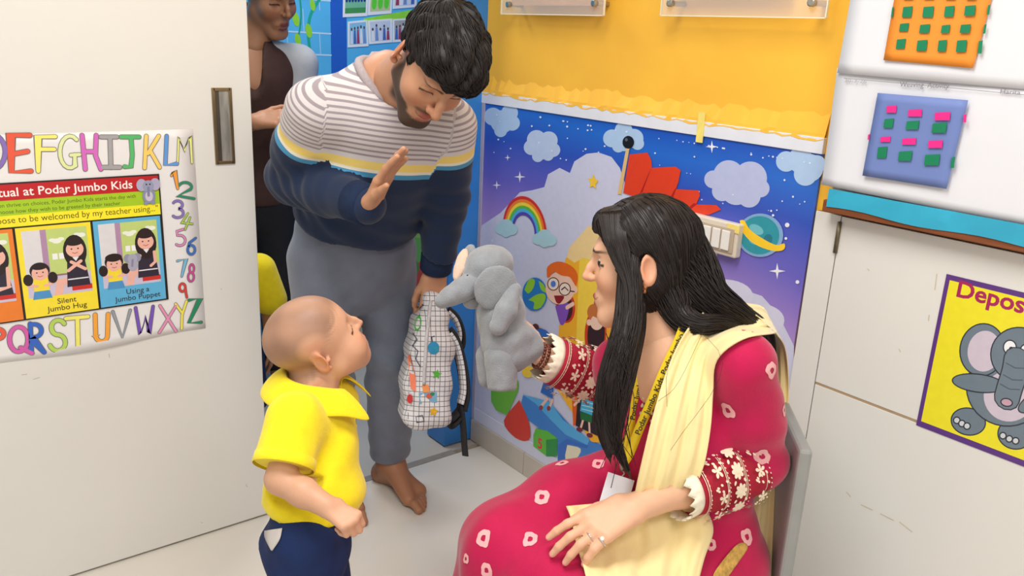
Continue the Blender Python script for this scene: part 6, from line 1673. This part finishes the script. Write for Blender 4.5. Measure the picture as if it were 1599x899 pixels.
def band(px, w, m, name, parent, dz, thick=.004, att=False):
    C_ = cat([np.array(q, float) for q in px], 8); pts = [bk(q[0], q[1], dz if not callable(dz) else dz(i / (len(C_) - 1))) for i, q in enumerate(C_)]; V = []; U = [0.0]
    for i, p in enumerate(pts):
        t = unit(pts[min(i + 1, len(pts) - 1)] - pts[max(i - 1, 0)]); s = unit(np.cross(unit(p - CAM) * .8 + DIR(.5, 0, 0), t)); V += [p - s * w / 2, p + s * w / 2]
        if i: U.append(U[-1] + np.linalg.norm(p - pts[i - 1]))
    o = mesh_obj(name, V, [(2 * i, 2 * i + 1, 2 * i + 3, 2 * i + 2) for i in range(len(pts) - 1)], m, parent, floats={'gu': np.repeat(U, 2) + .003, 'gv': np.tile([0.003, w + .003], len(pts))} if att else None)
    o.modifiers.new('thickness', 'SOLIDIFY').thickness = thick; return o
s1 = band(((697, 484), (712, 498), (720, 520), (719, 540), (708, 536), (700, 522)), .030, m_blk, 'strap', bag, .12); band(((699, 488), (711, 501), (717, 520), (716, 534)), .018, m_chk, 'strap_lining', s1, .112, .003, True)
s2 = band(((697, 516), (710, 535), (720, 570), (725, 610), (720, 640)), .044, m_blk, 'strap', bag, .02); band(((700, 522), (711, 540), (719, 572), (722, 608), (718, 630)), .028, m_chk, 'strap_lining', s2, .012, .003, True)
band(((718, 632), (722, 660), (724, 690), (726, 712)), .024, m_blk, 'webbing_tail', bag, .02, .003)
band(((698, 655), (708, 650), (716, 642), (716, 652), (706, 662), (700, 660)), .026, m_blk, 'strap_loop', bag, .03, .004)
MB().tube(cat([bk(660, 470, .06), bk(664, 452, .05), bk(676, 446, .05), bk(684, 456, .06), bk(686, 474, .07)], 5), .007, 8).obj('handle', m_blk, bag, True)
v = []; zz = cat([bk(672, 466, .0), bk(668, 500, -.02), bk(663, 560, -.025), bk(660, 620, -.025)], 6)
zp = [cast(Tb, q[0], q[1], .0025) for q in cat([np.array((673, 470.)), np.array((668, 510.)), np.array((664, 560.)), np.array((662, 600.))], 6)]; zp = [p for p in zp if p is not None]
MB().tube(zp, .0045, 6).obj('zipper', mat('zip_white', (206, 204, 208), .5), bag, True)

# ================================================================== grey chair under the seated woman
cf = unit(DIR(-.97, 0, .12) * np.array([1, 1, 0])); cs = np.cross(cf, Zu); cc = np.array([HPt[0], HPt[1], 0]) + DIR(0, 0, 1) * np.array([.06, .06, 0])
chair = thing('chair', 'grey plastic chair under the seated woman beside the cabinet', 'chair', cc)
m_gr = mat('grey_plastic', (150, 152, 150), .45, .05, 20)
def obox(c, hx, hy, hz, b=.006):
    bm = bmesh.new(); bmesh.ops.create_cube(bm, size=2)
    for v in bm.verts: v.co = Vector((v.co.x * hx, v.co.y * hy, v.co.z * hz))
    bmesh.ops.bevel(bm, geom=bm.edges[:], offset=b, segments=2, affect='EDGES', profile=.5)
    bm.verts.index_update(); V = [c + cf * v.co.x + cs * v.co.y + Zu * v.co.z for v in bm.verts]; F = [[v.index for v in f.verts] for f in bm.faces]; bm.free(); return V, F
sz = HPt[2] - .150
v, f = obox(cc + Zu * sz + cf * .02, .17, .18, .014); mesh_obj('seat', v, f, m_gr, chair, False)
for a in (-1, 1):
    for b in (-1, 1): v, f = obox(cc + cf * (.02 + .15 * a) + cs * .155 * b + Zu * (sz - .014) / 2, .014, .014, (sz - .014) / 2, .003); mesh_obj('leg', v, f, m_gr, chair, False)
bk_c = cc - cf * .156
v, f = obox(bk_c + Zu * (sz + .235), .012, .15, .175); mesh_obj('backrest', v, f, m_gr, chair, False)
for b in (-1, 1): v, f = obox(bk_c + cs * .15 * b + Zu * (sz + .02), .010, .014, .06, .003); mesh_obj('upright', v, f, m_gr, chair, False)
# ================================================================== person standing in the corridor behind the door
SKP = (172, 120, 86); ps_d = 2.86
hp_c = P(420, -8, ps_d); Mp = frame(DIR(.70, .58, -.40), DIR(.30, -.75, -.58)); NBp = P(394, 66, ps_d + .06)
pb = np.array([NBp[0] - .02, NBp[1] + .04, 0.0])
per = thing('person', 'person in brown blazer and black trousers looking down behind the sliding door', 'person', pb)
lf = unit(DIR(.8, 0, .25) * np.array([1, 1, 0])); fwp = unit(np.cross(lf, Zu)); fwp = fwp if fwp @ DIR(0, 0, -1) > 0 else -fwp
CHp = NBp - Zu * .14 + lf * .0; HIp = np.array([pb[0], pb[1], .84]); SLp, SRp = NBp - Zu * .07 + lf * .155, NBp - Zu * .07 - lf * .155
ELp, WLp = SLp - Zu * .24 + fwp * .02, P(450, 188, ps_d - .02); ERp, WRp = SRp - Zu * .25 + fwp * .04, P(398, 190, ps_d - .14)
B = Field(); B.chain([HIp, CHp, NBp], [.12, .12, .05], .04, (fwp, 1.3)); B.cone(SLp, SRp, .045, None, .04)
for s in (-1, 1): B.chain([HIp + lf * .085 * s - Zu * .03, np.array([pb[0], pb[1], .45]) + lf * .09 * s, np.array([pb[0], pb[1], .09]) + lf * .09 * s], [.075, .05, .035], .03)
B.chain([SLp, ELp, WLp], [.042, .035, .024], .02); B.chain([SRp, ERp, WRp], [.042, .035, .024], .02)
bv, bf = B.mesh(.012, 1)
hv2, hf2, hc2 = build_head(Mp, hp_c, 1.06, 'woman', NBp - Zu * .01, SKP, (128, 62, 56), (30, 22, 20), .048)
A = Field(); nails = []
A.cone(ERp * .3 + WRp * .7, WRp, .030, .025, .02); add_hand(A, WRp, DIR(.96, -.10, -.1), DIR(.05, -.5, -.86), DIR(.3, -.9, 0), .95, (.40, .45, .5, .5), .03, (.75, .6, -.1), .3, nails)
av, af = A.mesh(.0034, 1, pad=.01)
Ff = Field()
for s in (-1, 1): a_ = np.array([pb[0], pb[1], .085]) + lf * .09 * s; add_foot(Ff, a_, a_ + fwp, -lf * s, .95)
fv, ff = Ff.mesh(.005, 1, pad=.01)
V, F = join([(bv, bf), (hv2, hf2), (av, af), (fv, ff)]); c0 = np.array(lin(SKP))
mesh_obj('body', V, F, MATS['skin'], per, cols=np.concatenate([np.tile(c0, (len(bv), 1)), hc2, np.tile(c0 * 1.15, (len(av), 1)), np.tile(c0, (len(fv), 1))]), dom='POINT')
S = Field(); S.chain([HIp - Zu * .06, HIp + Zu * .14, CHp], [.158, .142, .150], .04, (fwp, 1.25)); S.cone(SLp, SRp, .056, None, .05); S.cone(CHp + Zu * .03, NBp - Zu * .03, .10, .062, .04)
S.chain([SRp, ERp, ERp * .3 + WRp * .7], [.062, .054, .042], .025)
S.cone(NBp + fwp * .05, CHp - Zu * .10 + fwp * .17, .036, .018, .006, None, True); S.cone(NBp - Zu * .01, NBp + Zu * .08, .054, .07, .004, None, True); S.cut(HIp - Zu * .09, -Zu)
v, f = S.mesh(.0080, 1); blz = mesh_obj('blazer', v, f, mat('brown_blazer', (74, 52, 46), .8, .08, 40, bump=.2, bscale=300, spec=.2), per)
Tz2 = bvh(v, f)
S = Field(); S.chain([CHp - Zu * .16, CHp, NBp - Zu * .05], [.118, .120, .05], .04, (fwp, 1.36)); S.cone(NBp + fwp * .03, NBp + Zu * .08, .052, .07, .004, None, True); v, f = S.mesh(.009, 1); mesh_obj('blouse', v, f, mat('plum_blouse', (84, 40, 70), .7), per)
S = Field(); S.chain([SLp + Zu * .004, ELp, ELp * .5 + WLp * .5], [.064, .058, .050], .025); S.cone(SLp, NBp + lf * .07 - Zu * .04, .060, .052, .03); v, f = S.mesh(.008, 1); o = mesh_obj('sleeve', v, f, mat('pale_grey_cloth', (186, 188, 190), .8, .04, 40), per); o['label'] = 'pale grey sleeve and shoulder'
S = Field(); S.chain([HIp + Zu * .02, HIp - Zu * .08], [.140, .145], .03, (fwp, 1.25))
for s in (-1, 1): S.chain([HIp + lf * .085 * s - Zu * .05, np.array([pb[0], pb[1], .45]) + lf * .09 * s, np.array([pb[0], pb[1], .12]) + lf * .09 * s], [.092, .075, .062], .02)
v, f = S.mesh(.010, 1); mesh_obj('trousers', v, f, mat('black_trousers', (26, 25, 30), .75, .1, 40), per)
HVp = Field(); HVp.ell(L_(0, -.022, .048), (.082, .100, .088), k=.02); HVp.ball(L_(0, -.115, .0), .045, .02)
HVp.fn(lambda X, D: np.maximum(D + .002 * np.sin(X[..., 0] * 200 + X[..., 1] * 90), np.interp(X[..., 1], [-.2, -.03, .0, .03, .055, .08], [-.08, -.05, .02, .050, .066, .080]) - X[..., 2]))
v, f = HVp.mesh(.0045, 1, pad=.02); mesh_obj('hair', (v * 1.06) @ Mp.T + hp_c, f, hair_mat('black_hair', (26, 20, 18)), per)
# ================================================================== child in the yellow uniform, mostly hidden by the door
cd = 2.58; cb0 = P(350, 540, cd); kb = np.array([cb0[0], cb0[1], 0.0])
kid = thing('person', 'child in yellow shirt and navy shorts half hidden behind the sliding door', 'person', kb)
kf_ = fwp; kl_ = lf; nbk = P(352, 398, cd); hk = nbk + Zu * .105; top = nbk - Zu * .02
kh = np.array([kb[0], kb[1], nbk[2] - .27]); Mk = frame(fwp, Zu)
hv3, hf3, hc3 = build_head(Mk, hk, .84, 'child', nbk - Zu * .02, (180, 126, 92), (170, 90, 84), (40, 28, 24), .042, stubble=(50, 36, 32))
B = Field(); B.chain([kh, top - Zu * .08, nbk], [.07, .07, .04], .03); B.cone(top - kl_ * .09 - Zu * .02, top + kl_ * .09 - Zu * .02, .03, None, .03)
for s in (-1, 1): B.chain([kh + kl_ * .05 * s, np.array([kb[0], kb[1], kh[2] * .5]) + kl_ * .055 * s, np.array([kb[0], kb[1], .05]) + kl_ * .055 * s], [.05, .038, .027], .02); B.chain([top + kl_ * .10 * s - Zu * .03, top + kl_ * .125 * s - Zu * .16, top + kl_ * .12 * s - Zu * .28 + fwp * .03], [.03, .026, .02], .02)
bv, bf = B.mesh(.009, 1); A = Field()
for s in (-1, 1): add_hand(A, top + kl_ * .12 * s - Zu * .28 + fwp * .03, -Zu + fwp * .2, kl_ * s, fwp, .6, (.4, .4, .4, .4))
for s in (-1, 1): a_ = np.array([kb[0], kb[1], .05]) + kl_ * .055 * s; add_foot(A, a_, a_ + fwp, -kl_ * s, .58)
av, af = A.mesh(.0042, 1, pad=.01); V, F = join([(bv, bf), (hv3, hf3), (av, af)]); c0 = np.array(lin((180, 126, 92)))
mesh_obj('body', V, F, MATS['skin'], kid, cols=np.concatenate([np.tile(c0, (len(bv), 1)), hc3, np.tile(c0, (len(av), 1))]), dom='POINT')
S = Field(); S.chain([kh + Zu * .01, kh + Zu * .15, top - Zu * .07], [.100, .090, .082], .03); S.cone(top - kl_ * .09 - Zu * .03, top + kl_ * .09 - Zu * .03, .044, None, .04)
for s in (-1, 1): S.chain([top + kl_ * .10 * s - Zu * .03, top + kl_ * .128 * s - Zu * .13], [.05, .052], .02)
S.cut(kh - Zu * .02, -Zu); v, f = S.mesh(.007, 1); mesh_obj('polo_shirt', v, f, m_yel, kid)
S = Field(); S.chain([kh + Zu * .03, kh - Zu * .04], [.085, .09], .03)
for s in (-1, 1): S.chain([kh + kl_ * .05 * s - Zu * .02, np.array([kb[0], kb[1], kh[2] * .5]) + kl_ * .055 * s], [.068, .068], .02)
S.cut((0, 0, kh[2] * .52), -Zu); v, f = S.mesh(.007, 1); mesh_obj('shorts', v, f, m_sh, kid)
